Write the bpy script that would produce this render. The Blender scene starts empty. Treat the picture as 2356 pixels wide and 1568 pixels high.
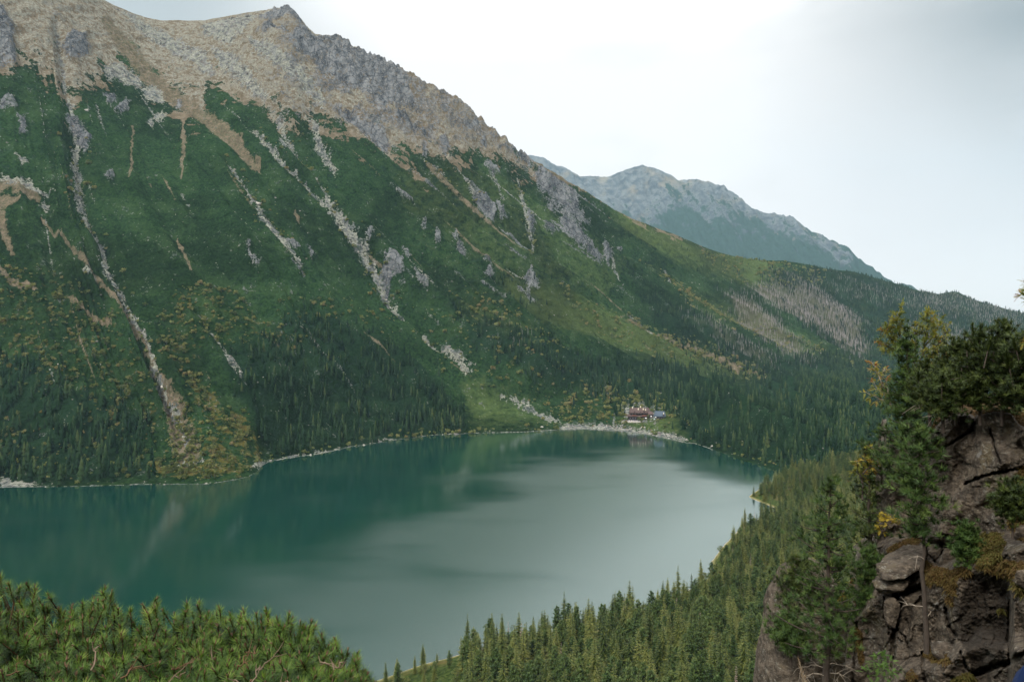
import bpy, bmesh, math, random
import numpy as np
from mathutils import Vector, Matrix

S = bpy.context.scene
COL = S.collection
rng = np.random.default_rng(7)
random.seed(7)
R = math.radians

# ------------------------------------------------------------------ camera, sky, sun, exposure
H = 170.0            # eye height above the lake
F = 1571.0           # focal length in units of the 2356 px wide working frame
CX, HY = 1178.0, 756.0
cam_d = bpy.data.cameras.new('camera')
cam_d.lens = 24.0
cam_d.sensor_width = 36.0
cam_d.shift_y = -28.0 / 2356.0
cam_d.clip_start = 0.2
cam_d.clip_end = 40000
cam = bpy.data.objects.new('camera', cam_d)
cam.location = (0, 0, H)
cam.rotation_euler = (R(90), 0, 0)
COL.objects.link(cam)
S.camera = cam

S.view_settings.view_transform = 'Standard'
S.view_settings.look = 'None'
S.view_settings.exposure = 1.38
S.view_settings.gamma = 1.0
S.cycles.use_denoising = True
S.cycles.max_bounces = 5
S.cycles.diffuse_bounces = 2
S.cycles.glossy_bounces = 2
S.cycles.transmission_bounces = 2
S.cycles.volume_bounces = 0
S.cycles.transparent_max_bounces = 4
S.cycles.caustics_reflective = False
S.cycles.sample_clamp_indirect = 4.0


def dirv(px, py):
    return Vector(((px - CX) / F, 1.0, (HY - py) / F)).normalized()


SUN_EL, SUN_AZ = 42.0, -148.0      # azimuth clockwise from +Y
world = bpy.data.worlds.new('World')
S.world = world
world.use_nodes = True
wt = world.node_tree
wt.nodes.clear()


def N(t, kind, **kw):
    n = t.nodes.new(kind)
    for k, v in kw.items():
        if k == 'inp':
            for kk, vv in v.items():
                n.inputs[kk].default_value = vv
        else:
            setattr(n, k, v)
    return n


def build_world():
    t = wt
    L = t.links.new
    out = N(t, 'ShaderNodeOutputWorld')
    bg = N(t, 'ShaderNodeBackground', inp={'Strength': 0.1})
    L(bg.outputs[0], out.inputs[0])
    sky = N(t, 'ShaderNodeTexSky', sky_type='NISHITA', sun_disc=False)
    sky.sun_elevation = R(SUN_EL)
    sky.sun_rotation = R(SUN_AZ)
    sky.air_density = 1.2
    sky.dust_density = 2.0
    tc = N(t, 'ShaderNodeTexCoord')
    mp = N(t, 'ShaderNodeMapping')
    mp.inputs['Scale'].default_value = (1.0, 1.0, 2.4)
    L(tc.outputs['Generated'], mp.inputs[0])
    nz = N(t, 'ShaderNodeTexNoise', inp={'Scale': 2.3, 'Detail': 5.0, 'Roughness': 0.5})
    L(mp.outputs[0], nz.inputs['Vector'])
    # bright overcast with brightness from cloud thickness
    rp = N(t, 'ShaderNodeValToRGB')
    rp.color_ramp.elements[0].position = 0.3
    rp.color_ramp.elements[0].color = (3.1, 3.08, 3.05, 1)
    rp.color_ramp.elements[1].position = 0.56
    rp.color_ramp.elements[1].color = (4.15, 4.08, 4.03, 1)
    L(nz.outputs['Fac'], rp.inputs[0])
    # an overcast sky is brighter towards the zenith
    sp0 = N(t, 'ShaderNodeSeparateXYZ')
    L(tc.outputs['Generated'], sp0.inputs[0])
    zr = N(t, 'ShaderNodeMapRange', inp={1: 0.36, 2: 0.95, 3: 1.0, 4: 2.95})
    L(sp0.outputs['Z'], zr.inputs[0])
    mu = N(t, 'ShaderNodeVectorMath', operation='SCALE')
    L(rp.outputs[0], mu.inputs[0])
    L(zr.outputs[0], mu.inputs['Scale'])
    cur = mu.outputs[0]
    # darker cloud banks standing in certain directions
    def bank(cur, d, inner, outer, colr, amt, wob=0.10):
        dp = N(t, 'ShaderNodeVectorMath', operation='DISTANCE')
        L(tc.outputs['Generated'], dp.inputs[0])
        dp.inputs[1].default_value = d
        m = N(t, 'ShaderNodeMath', operation='MULTIPLY_ADD', inp={1: -wob * 2, 2: wob})
        L(nz.outputs['Fac'], m.inputs[0])
        a = N(t, 'ShaderNodeMath', operation='ADD')
        L(dp.outputs['Value'], a.inputs[0])
        L(m.outputs[0], a.inputs[1])
        mr = N(t, 'ShaderNodeMapRange', interpolation_type='SMOOTHSTEP', inp={1: inner, 2: outer, 3: amt, 4: 0.0})
        L(a.outputs[0], mr.inputs[0])
        mx = N(t, 'ShaderNodeMix', data_type='RGBA')
        L(mr.outputs[0], mx.inputs['Factor'])
        L(cur, mx.inputs['A'])
        mx.inputs['B'].default_value = (*colr, 1)
        return mx.outputs['Result']
    cur = bank(cur, dirv(2480, 10), 0.02, 0.33, (1.0, 1.17, 1.22), 1.0, 0.22)
    cur = bank(cur, dirv(2100, 390), 0.02, 0.24, (3.3, 3.3, 3.3), 0.6, 0.3)
    cur = bank(cur, dirv(330, 10), 0.03, 0.30, (2.1, 2.3, 2.35), 1.0, 0.12)
    # thin blue-ish clear air low over the far valley
    sep = N(t, 'ShaderNodeSeparateXYZ')
    L(tc.outputs['Generated'], sep.inputs[0])
    lo = N(t, 'ShaderNodeMapRange', interpolation_type='SMOOTHSTEP', inp={1: 0.0, 2: 0.16, 3: 0.85, 4: 0.12})
    L(sep.outputs['Z'], lo.inputs[0])
    rt = N(t, 'ShaderNodeMapRange', interpolation_type='SMOOTHSTEP', inp={1: 0.32, 2: 0.66, 3: 0.0, 4: 1.0})
    L(sep.outputs['X'], rt.inputs[0])
    mm = N(t, 'ShaderNodeMath', operation='MULTIPLY')
    L(lo.outputs[0], mm.inputs[0])
    L(rt.outputs[0], mm.inputs[1])
    tint = N(t, 'ShaderNodeMix', data_type='RGBA', blend_type='MIX', inp={'Factor': 0.06})
    tint.inputs['A'].default_value = (3.45, 3.5, 3.46, 1)
    L(sky.outputs[0], tint.inputs['B'])
    mx = N(t, 'ShaderNodeMix', data_type='RGBA')
    L(mm.outputs[0], mx.inputs['Factor'])
    L(cur, mx.inputs['A'])
    L(tint.outputs['Result'], mx.inputs['B'])
    L(mx.outputs['Result'], bg.inputs['Color'])


build_world()

sd = bpy.data.lights.new('sun', 'SUN')
sd.energy = 1.5
sd.angle = R(12)
sd.color = (1.0, 0.93, 0.83)
sun = bpy.data.objects.new('sun', sd)
az = R(SUN_AZ)
el = R(SUN_EL)
sv = Vector((math.sin(az) * math.cos(el), math.cos(az) * math.cos(el), math.sin(el)))
sun.rotation_euler = sv.to_track_quat('Z', 'Y').to_euler()
COL.objects.link(sun)


# ------------------------------------------------------------------ helpers
def tag(o, label=None, cat=None, group=None, kind=None):
    if label:
        o['label'] = label
    if cat:
        o['category'] = cat
    if group:
        o['group'] = group
    if kind:
        o['kind'] = kind
    return o


def raw_mesh(name, V, Fc, mat=None, smooth=False, attrs=None, mats=None, midx=None):
    """V (n,3), Fc (m,3) or (m,4) int arrays -> Mesh"""
    V = np.ascontiguousarray(V, dtype=np.float32)
    Fc = np.ascontiguousarray(Fc, dtype=np.int32)
    k = Fc.shape[1]
    me = bpy.data.meshes.new(name)
    me.vertices.add(len(V))
    me.vertices.foreach_set('co', V.ravel())
    me.loops.add(Fc.size)
    me.loops.foreach_set('vertex_index', Fc.ravel())
    me.polygons.add(len(Fc))
    me.polygons.foreach_set('loop_start', np.arange(0, Fc.size, k, dtype=np.int32))
    me.polygons.foreach_set('loop_total', np.full(len(Fc), k, dtype=np.int32))
    if smooth:
        me.polygons.foreach_set('use_smooth', np.ones(len(Fc), dtype=bool))
    me.update(calc_edges=True)
    for nm, arr in (attrs or {}).items():
        arr = np.asarray(arr, dtype=np.float32)
        if arr.ndim == 1:
            a = me.attributes.new(nm, 'FLOAT', 'POINT')
            a.data.foreach_set('value', arr)
        else:
            a = me.attributes.new(nm, 'FLOAT_COLOR', 'POINT')
            if arr.shape[1] == 3:
                arr = np.concatenate([arr, np.ones((len(arr), 1), np.float32)], 1)
            a.data.foreach_set('color', np.ascontiguousarray(arr).ravel())
    if mat:
        me.materials.append(mat)
    return me


def obj(name, me, parent=None, loc=None):
    o = bpy.data.objects.new(name, me)
    COL.objects.link(o)
    if parent is not None:
        o.parent = parent
    if loc is not None:
        o.location = loc
    return o


def empty(name, loc=(0, 0, 0), rz=0.0):
    o = bpy.data.objects.new(name, None)
    o.empty_display_size = 0.3
    COL.objects.link(o)
    o.location = loc
    o.rotation_euler = (0, 0, rz)
    return o


class Geo:
    """collects vertices, triangles and per-vertex attributes"""
    def __init__(s):
        s.v, s.f, s.a, s.n = [], [], [], 0

    def add(s, V, Fc, a=None):
        V = np.asarray(V, float).reshape(-1, 3)
        Fc = np.asarray(Fc, int)
        if Fc.shape[1] == 4:
            Fc = np.concatenate([Fc[:, [0, 1, 2]], Fc[:, [0, 2, 3]]])
        s.v.append(V)
        s.f.append(Fc + s.n)
        s.a.append(np.full(len(V), 0.5) if a is None else np.broadcast_to(np.asarray(a, float), (len(V),)))
        s.n += len(V)
        return s

    def arrays(s):
        return np.concatenate(s.v), np.concatenate(s.f), np.concatenate(s.a)

    def mesh(s, name, mat, smooth=False):
        V, Fc, a = s.arrays()
        return raw_mesh(name, V, Fc, mat, smooth, {'rnd': a})


def tube(g, pts, rad, sides=6, a=0.5, caps=True):
    pts = np.asarray(pts, float)
    n = len(pts)
    rad = np.broadcast_to(np.asarray(rad, float), (n,))
    T = np.gradient(pts, axis=0)
    T /= np.linalg.norm(T, axis=1, keepdims=True) + 1e-9
    ref = np.array([0.0, 0, 1]) if abs(T[0, 2]) < 0.9 else np.array([1.0, 0, 0])
    V = []
    for i in range(n):
        u = np.cross(T[i], ref)
        u /= np.linalg.norm(u) + 1e-9
        w = np.cross(T[i], u)
        th = np.arange(sides) / sides * 2 * np.pi
        V.append(pts[i] + rad[i] * (np.cos(th)[:, None] * u + np.sin(th)[:, None] * w))
    V = np.concatenate(V)
    Fc = []
    for i in range(n - 1):
        for j in range(sides):
            b = (j + 1) % sides
            Fc.append((i * sides + j, i * sides + b, (i + 1) * sides + b, (i + 1) * sides + j))
    Fc = np.array(Fc)
    g.add(V, Fc, a)
    if caps:
        for base in (0, (n - 1) * sides):
            g.add(V[base:base + sides], [(0, k, k + 1) for k in range(1, sides - 1)], a)
    return g


# gradient noise ------------------------------------------------------------
_p = np.random.default_rng(3).permutation(512)
_perm = np.concatenate([_p, _p])
_ga = np.random.default_rng(5).uniform(0, 2 * np.pi, 512)
_g2 = np.stack([np.cos(_ga), np.sin(_ga)], 1)


def noise2(x, y):
    x = np.asarray(x, float)
    y = np.asarray(y, float)
    xi = np.floor(x).astype(int)
    yi = np.floor(y).astype(int)
    xf, yf = x - xi, y - yi
    u = xf ** 3 * (xf * (xf * 6 - 15) + 10)
    v = yf ** 3 * (yf * (yf * 6 - 15) + 10)

    def gr(ix, iy, dx, dy):
        h = _perm[_perm[ix & 511] + (iy & 511)]
        g = _g2[h]
        return g[..., 0] * dx + g[..., 1] * dy
    a = gr(xi, yi, xf, yf)
    b = gr(xi + 1, yi, xf - 1, yf)
    c = gr(xi, yi + 1, xf, yf - 1)
    d = gr(xi + 1, yi + 1, xf - 1, yf - 1)
    return 1.4 * ((a * (1 - u) + b * u) * (1 - v) + (c * (1 - u) + d * u) * v)


def fbm(x, y, octv=5, gain=0.5, lac=2.03):
    s, amp, tot = 0, 1.0, 0
    for i in range(octv):
        s = s + amp * noise2(x * lac ** i + 17.3 * i, y * lac ** i - 9.1 * i)
        tot += amp
        amp *= gain
    return s / tot


def ridged(x, y, octv=5, gain=0.5):
    s, amp, tot = 0, 1.0, 0
    for i in range(octv):
        s = s + amp * (1 - 2 * np.abs(noise2(x * 2.03 ** i + 31.7 * i, y * 2.03 ** i + 5.3 * i)))
        tot += amp
        amp *= gain
    return s / tot


def sstep(a, b, x):
    t = np.clip((x - a) / (b - a), 0, 1)
    return t * t * (3 - 2 * t)


def seg_dist(x, y, P, W=None):
    """distance to polyline, and interpolated width there"""
    P = np.asarray(P, float)
    best = np.full(x.shape, 1e9)
    wid = np.zeros(x.shape)
    for i in range(len(P) - 1):
        ax, ay = P[i]
        bx, by = P[i + 1]
        dx, dy = bx - ax, by - ay
        t = np.clip(((x - ax) * dx + (y - ay) * dy) / (dx * dx + dy * dy + 1e-9), 0, 1)
        d = np.hypot(x - ax - t * dx, y - ay - t * dy)
        m = d < best
        best[m] = d[m]
        if W is not None:
            wid[m] = (W[i] + (W[i + 1] - W[i]) * t)[m]
    return (best, wid) if W is not None else best


def inside(x, y, P):
    P = np.asarray(P, float)
    c = np.zeros(x.shape, bool)
    j = len(P) - 1
    for i in range(len(P)):
        xi, yi = P[i]
        xj, yj = P[j]
        c ^= ((yi > y) != (yj > y)) & (x < (xj - xi) * (y - yi) / (yj - yi + 1e-12) + xi)
        j = i
    return c


def poly_mask(x, y, P, soft=8.0):
    """1 inside, 0 outside, soft edge; evaluated only near the polygon"""
    P = np.asarray(P, float)
    out = np.zeros(x.shape)
    lo = P.min(0) - soft
    hi = P.max(0) + soft
    m = (x > lo[0]) & (x < hi[0]) & (y > lo[1]) & (y < hi[1])
    if not m.any():
        return out
    xs, ys = x[m], y[m]
    d = seg_dist(xs, ys, np.vstack([P, P[:1]]))
    d = np.where(inside(xs, ys, P), d, -d)
    out[m] = sstep(-soft, soft, d)
    return out


def line_mask(x, y, P, W, soft=0.8):
    P = np.asarray(P, float)
    if np.isscalar(W):
        W = [W] * len(P)
    out = np.zeros(x.shape)
    w = max(W) * 2.5
    lo = P.min(0) - w
    hi = P.max(0) + w
    m = (x > lo[0]) & (x < hi[0]) & (y > lo[1]) & (y < hi[1])
    if not m.any():
        return out
    d, ww = seg_dist(x[m], y[m], P, W)
    out[m] = 1 - sstep(ww * (1 - soft), ww * (1 + soft), d)
    return out


def grid_faces(nr, nc):
    i = np.arange(nr - 1)[:, None] * nc + np.arange(nc - 1)[None, :]
    return np.stack([i, i + 1, i + nc + 1, i + nc], -1).reshape(-1, 4)


# material helpers ----------------------------------------------------------
class M:
    """small node-tree builder"""
    def __init__(s, name):
        s.m = bpy.data.materials.new(name)
        s.m.use_nodes = True
        s.t = s.m.node_tree
        s.b = s.t.nodes['Principled BSDF']
        s.b.inputs['Roughness'].default_value = 0.85
        s.b.inputs['Specular IOR Level'].default_value = 0.25
        s.out = s.t.nodes['Material Output']

    def L(s, a, b):
        s.t.links.new(a, b)

    def n(s, kind, **kw):
        return N(s.t, kind, **kw)

    def pos(s):
        return s.n('ShaderNodeNewGeometry').outputs['Position']

    def objco(s):
        return s.n('ShaderNodeTexCoord').outputs['Object']

    def noise(s, vec, scale, detail=4.0, rough=0.55, out='Fac', stretch=None, dist=0.0):
        if stretch is not None:
            mp = s.n('ShaderNodeMapping')
            mp.inputs['Scale'].default_value = stretch
            s.L(vec, mp.inputs[0])
            vec = mp.outputs[0]
        k = s.n('ShaderNodeTexNoise', inp={'Scale': scale, 'Detail': detail, 'Roughness': rough, 'Distortion': dist})
        s.L(vec, k.inputs['Vector'])
        return k.outputs[out]

    def attr(s, name, out='Fac'):
        return s.n('ShaderNodeAttribute', attribute_name=name).outputs[out]

    def sep(s, colr):
        k = s.n('ShaderNodeSeparateColor')
        s.L(colr, k.inputs[0])
        return k.outputs

    def math(s, op, a, b=None, c=None):
        k = s.n('ShaderNodeMath', operation=op)
        for i, v in enumerate((a, b, c)):
            if v is None:
                continue
            if isinstance(v, (int, float)):
                k.inputs[i].default_value = v
            else:
                s.L(v, k.inputs[i])
        return k.outputs[0]

    def mr(s, v, a, b, c=0.0, d=1.0, smooth=True):
        k = s.n('ShaderNodeMapRange', inp={1: a, 2: b, 3: c, 4: d})
        if smooth:
            k.interpolation_type = 'SMOOTHSTEP'
        s.L(v, k.inputs[0])
        return k.outputs[0]

    def mix(s, f, a, b, mode='MIX'):
        k = s.n('ShaderNodeMix', data_type='RGBA', blend_type=mode)
        for nm, v in (('Factor', f), ('A', a), ('B', b)):
            if isinstance(v, (int, float)):
                k.inputs[nm].default_value = v
            elif isinstance(v, (tuple, list)):
                k.inputs[nm].default_value = (*v[:3], 1)
            else:
                s.L(v, k.inputs[nm])
        return k.outputs['Result']

    def ramp(s, v, stops):
        k = s.n('ShaderNodeValToRGB')
        e = k.color_ramp.elements
        while len(e) < len(stops):
            e.new(0.5)
        for el_, (p, c) in zip(e, stops):
            el_.position = p
            el_.color = (*c, 1)
        s.L(v, k.inputs[0])
        return k.outputs[0]

    def bump(s, h, strength, dist):
        k = s.n('ShaderNodeBump', inp={'Strength': strength, 'Distance': dist})
        s.L(h, k.inputs['Height'])
        s.L(k.outputs[0], s.b.inputs['Normal'])

    def color(s, c):
        if isinstance(c, (tuple, list)):
            s.b.inputs['Base Color'].default_value = (*c[:3], 1)
        else:
            s.L(c, s.b.inputs['Base Color'])
        return s


def leaf_mat(name, stops, hue_noise=0.0, rough=0.6, translucent=0.25, objrand=0.0, scale=1.0, spec=0.25):
    """foliage: colour from the per-vertex 'rnd' value, a little light passes through"""
    m = M(name)
    v = m.attr('rnd')
    if objrand:
        oi = m.n('ShaderNodeObjectInfo').outputs['Random']
        v = m.math('MULTIPLY_ADD', m.math('SUBTRACT', oi, 0.5), objrand, v)
    if hue_noise:
        v = m.math('MULTIPLY_ADD', m.math('SUBTRACT', m.noise(m.pos(), scale, 2), 0.5), hue_noise, v)
    c = m.ramp(v, stops)
    m.color(c)
    m.b.inputs['Roughness'].default_value = rough
    m.b.inputs['Specular IOR Level'].default_value = spec
    if translucent:
        tr = m.n('ShaderNodeBsdfTranslucent')
        m.L(c, tr.inputs['Color'])
        mx = m.n('ShaderNodeMixShader', inp={0: translucent})
        m.L(m.b.outputs[0], mx.inputs[1])
        m.L(tr.outputs[0], mx.inputs[2])
        m.L(mx.outputs[0], m.out.inputs['Surface'])
    return m.m


# ------------------------------------------------------------------ lake, haze
def pt(px, py, Y):
    return np.array([(px - CX) / F * Y, Y, H + (HY - py) / F * Y])


def build_lake():
    m = M('lake_water')
    p = m.pos()
    rough_n = m.noise(p, 0.012, 1.5, 0.5, stretch=(0.6, 1.0, 1.0))
    rough_f = m.noise(p, 0.05, 1.0, 0.5, stretch=(0.25, 1.0, 1.0))
    r = m.math('ADD', m.math('MULTIPLY', rough_n, 0.62), m.math('MULTIPLY_ADD', rough_f, 0.16, 0.11))
    sx = m.n('ShaderNodeSeparateXYZ')
    m.L(p, sx.inputs[0])
    # the wind ruffles the open middle of the lake, the lee under the mountain stays smooth
    q = m.math('ADD', sx.outputs[0], m.math('MULTIPLY', sx.outputs[1], -0.45))
    lee = m.mr(q, -490.0, -240.0)
    q2 = m.mr(sx.outputs[1], 1020.0, 820.0)
    q3 = m.mr(m.math('ADD', sx.outputs[0], m.math('MULTIPLY', sx.outputs[1], 0.15)), 395.0, 300.0)
    q2 = m.math('MULTIPLY', q2, q3)
    wind = m.mr(m.math('ADD', r, m.math('MULTIPLY', m.math('MULTIPLY', lee, q2), 0.40)), 0.40, 0.90)
    rough = m.math('MULTIPLY_ADD', wind, 0.19, 0.07)
    deep = m.mix(m.noise(p, 0.004, 2), (0.0, 0.021, 0.0165), (0.0, 0.033, 0.0275))
    m.color(deep)
    rip = m.noise(p, 0.55, 3.0, 0.6, stretch=(0.6, 1.0, 1.0))
    bn = m.n('ShaderNodeBump', inp={'Strength': 0.10, 'Distance': 0.35})
    m.L(rip, bn.inputs['Height'])
    m.b.inputs['Specular IOR Level'].default_value = 0.0
    gl = m.n('ShaderNodeBsdfGlossy')
    gl.inputs['Color'].default_value = (0.93, 1.0, 0.965, 1)
    m.L(rough, gl.inputs['Roughness'])
    m.L(bn.outputs[0], gl.inputs['Normal'])
    lw = m.n('ShaderNodeLayerWeight', inp={'Blend': 0.5})
    fr = m.math('MULTIPLY', m.math('POWER', lw.outputs['Facing'], 2.25), 0.97)
    mxs = m.n('ShaderNodeMixShader')
    m.L(fr, mxs.inputs[0])
    m.L(m.b.outputs[0], mxs.inputs[1])
    m.L(gl.outputs[0], mxs.inputs[2])
    m.L(mxs.outputs[0], m.out.inputs['Surface'])
    n = 60
    xs = np.linspace(-2500, 2500, n)
    ys = np.linspace(-300, 2200, n)
    X, Y = np.meshgrid(xs, ys)
    V = np.stack([X.ravel(), Y.ravel(), np.zeros(n * n)], 1)
    o = obj('lake', raw_mesh('lake', V, grid_faces(n, n), m.m))
    tag(o, 'deep teal mountain lake with pale sky reflections filling the valley bowl', 'lake', kind='structure')


build_lake()

HAZE = True
if HAZE:
    hm = bpy.data.materials.new('haze_air')
    hm.use_nodes = True
    ht = hm.node_tree
    ht.nodes.clear()
    ho = N(ht, 'ShaderNodeOutputMaterial')
    hv = N(ht, 'ShaderNodeVolumePrincipled', inp={'Density': 0.27e-4, 'Anisotropy': 0.0})
    hv.inputs['Color'].default_value = (0.52, 0.80, 1.0, 1)
    ht.links.new(hv.outputs[0], ho.inputs['Volume'])
    bm = bmesh.new()
    bmesh.ops.create_cube(bm, size=1.0)
    for v in bm.verts:
        v.co.x = -5200 if v.co.x < 0 else 8200
        v.co.y = -500 if v.co.y < 0 else 11200
        v.co.z = -60 if v.co.z < 0 else 3000
    me = bpy.data.meshes.new('haze')
    bm.to_mesh(me)
    bm.free()
    me.materials.append(hm)
    tag(obj('haze', me), 'thin pale blue haze lying over the valley and far mountain', 'haze', kind='stuff')


# ------------------------------------------------------------------ the big mountain on the far side of the lake
SHORE = np.array([(-400, 1130), (0, 1121), (60, 1120), (200, 1118), (330, 1114), (480, 1113), (540, 1103), (572, 1096), (590, 1086),
                  (604, 1070), (620, 1061), (645, 1057), (680, 1051), (740, 1043), (800, 1029), (860, 1020), (900, 1013), (1000, 1000), (1100, 996), (1200, 994),
                  (1290, 988), (1340, 986), (1420, 990), (1480, 997), (1540, 1009), (1570, 1016), (1600, 1020), (1640, 1034), (1700, 1056),
                  (1760, 1074), (1800, 1088), (1830, 1098), (2700, 1098)], float)
SKY = np.array([(-420, -300), (-250, -240), (0, -150), (180, -40), (240, 0), (262, 12), (300, 28), (335, 40), (370, 47), (470, 47), (495, 42),
                (520, 38), (540, 34), (560, 30), (585, 27), (610, 23), (635, 18), (655, 14), (672, 22), (690, 40), (705, 60), (725, 78), (748, 80),
                (770, 85), (785, 90), (805, 102), (820, 110), (845, 122), (870, 135), (900, 149), (930, 163), (960, 180),
                (1000, 203), (1040, 226), (1070, 245), (1085, 255), (1100, 277), (1125, 292), (1150, 312), (1165, 318), (1172, 330),
                (1190, 346), (1210, 362), (1235, 378), (1260, 392), (1330, 433), (1400, 478), (1440, 497), (1500, 520),
                (1560, 542), (1620, 568), (1660, 582), (1700, 592), (1760, 599), (1800, 599), (1860, 608), (1900, 618), (1960, 624),
                (2020, 641), (2080, 658), (2130, 673), (2160, 676), (2180, 671), (2200, 671), (2215, 677), (2240, 689), (2300, 706),
                (2356, 721), (2700, 800)], float)
YK_T = np.array([(-420, 1500), (0, 1500), (240, 1650), (440, 1950), (655, 1850), (900, 1850), (1200, 2000), (1440, 2200), (1700, 2450),
                 (1900, 2700), (2100, 3000), (2356, 3300), (2700, 3600)], float)


def lut(T, x, col=1):
    return np.interp(x, T[:, 0], T[:, col])


class Massif:
    pass


MA = Massif()


def profile_depth(px, py):
    """horizontal depth of the mountain surface seen at working-frame position (px, py), before relief"""
    ps = lut(SHORE, px)
    Ys = H * F / (ps - HY)
    Yk = lut(YK_T, px)
    # valley floor / foot
    t = np.array([(-420, 120, 40), (600, 120, 40), (1000, 130, 36), (1130, 100, 22), (1200, 70, 14), (1300, 140, 15), (1440, 360, 15), (1600, 640, 12),
                  (1760, 1020, 10), (2000, 1200, 14), (2356, 1300, 20), (2700, 1350, 20)], float)
    Y2 = Ys + lut(t, px, 1)
    z2 = lut(t, px, 2)
    Y1 = Ys + np.minimum(45, (Y2 - Ys) * 0.4)
    ker = np.exp(-0.5 * (np.arange(-150, 151) / 50.0) ** 2)
    ker /= ker.sum()
    sm = lambda a: np.convolve(np.pad(a, 150, mode='edge'), ker, 'valid')
    Y2, z2, Yk = sm(Y2), sm(z2), sm(Yk)
    Y2 = np.maximum(Y2, Ys + 60)
    zk = H + (HY - lut(SKY, px)) / F * Yk
    Y1 = Ys + np.minimum(45, (Y2 - Ys) * 0.4)
    z1 = np.minimum(7.0, z2 * 0.5)
    return Ys, Y1, z1, Y2, z2, Yk, zk


def build_massif():
    cols = np.arange(-400, 2681, 2.45)
    nr_vis = 500
    nc = len(cols)
    Ys, Y1, z1, Y2, z2, Yk, zk = profile_depth(cols, None)
    ps = lut(SHORE, cols)
    pk = lut(SKY, cols)
    # small-scale skyline raggedness where the crest is rock
    rock_sky = sstep(560, 640, cols) * (1 - sstep(1240, 1300, cols))
    pk = pk + rock_sky * (2.6 * noise2(cols / 11.0, cols * 0) + 2.0 * noise2(cols / 5.0, cols * 0 + 7)) - 1.2 * noise2(cols / 30.0, cols * 0 + 3)
    rows = np.linspace(0, 1, nr_vis)
    # concentrate a little
    PY = ps[None, :] + (pk - ps)[None, :] * rows[:, None]
    PX = np.broadcast_to(cols[None, :], PY.shape).copy()
    Yd = np.empty(PY.shape)
    for c in range(nc):
        # piecewise profile, upper part slightly concave then steep
        tt = np.linspace(0, 1, 160)
        yy = np.interp(tt, [0, 0.1, 0.25, 1], [Ys[c], Y1[c], Y2[c], Yk[c]])
        zz = np.interp(tt, [0, 0.1, 0.25, 1], [0, z1[c], z2[c], zk[c]])
        u = np.clip((tt - 0.25) / 0.75, 0, 1)
        zz = zz - 0.03 * (zk[c] - z2[c]) * np.sin(np.pi * u)
        a = (zz - H) / yy
        a = np.maximum.accumulate(a + np.arange(160) * 1e-7)
        ac = (HY - PY[:, c]) / F
        Yd[:, c] = np.interp(ac, a, yy)
    Z = H + (HY - PY) / F * Yd
    X = (PX - CX) / F * Yd
    # ---- fall-line coordinate s
    rws = np.array([0, 200, 400, 600, 800, 1000, 1120], float)
    lines = np.array([
        [-200, -190, -180, -160, -140, -120, -110],
        [40, 70, 100, 130, 180, 260, 320],
        [130, 155, 185, 250, 335, 425, 470],
        [255, 425, 640, 840, 1010, 1280, 1500],
        [560, 740, 985, 1210, 1520, 1900, 2150],
        [860, 1030, 1260, 1540, 1880, 2300, 2500],
        [1250, 1440, 1640, 1930, 2330, 2800, 3000],
        [1800, 2000, 2200, 2500, 2900, 3300, 3500]], float)
    Sc = np.empty(PY.shape)
    for r in range(0, nr_vis):
        # evaluate by columns of equal row index: py differs per column, so interpolate lines at each py
        lx = np.stack([np.interp(PY[r], rws, ln) for ln in lines])        # 8 x nc
        s = np.zeros(nc)
        for k in range(7):
            m = (PX[r] >= lx[k]) & (PX[r] < lx[k + 1])
            s[m] = (k + (PX[r] - lx[k]) / (lx[k + 1] - lx[k] + 1e-9))[m]
        s[PX[r] >= lx[7]] = 7
        Sc[r] = s
    hgt = np.clip((PY - ps[None, :]) / (pk - ps)[None, :], 0, 1)
    return cols, PX, PY, Yd, X, Z, Sc, hgt, ps, pk


cols, PX, PY, Yd, X0, Z0, Sc, hgt, ps_c, pk_c = build_massif()

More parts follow.
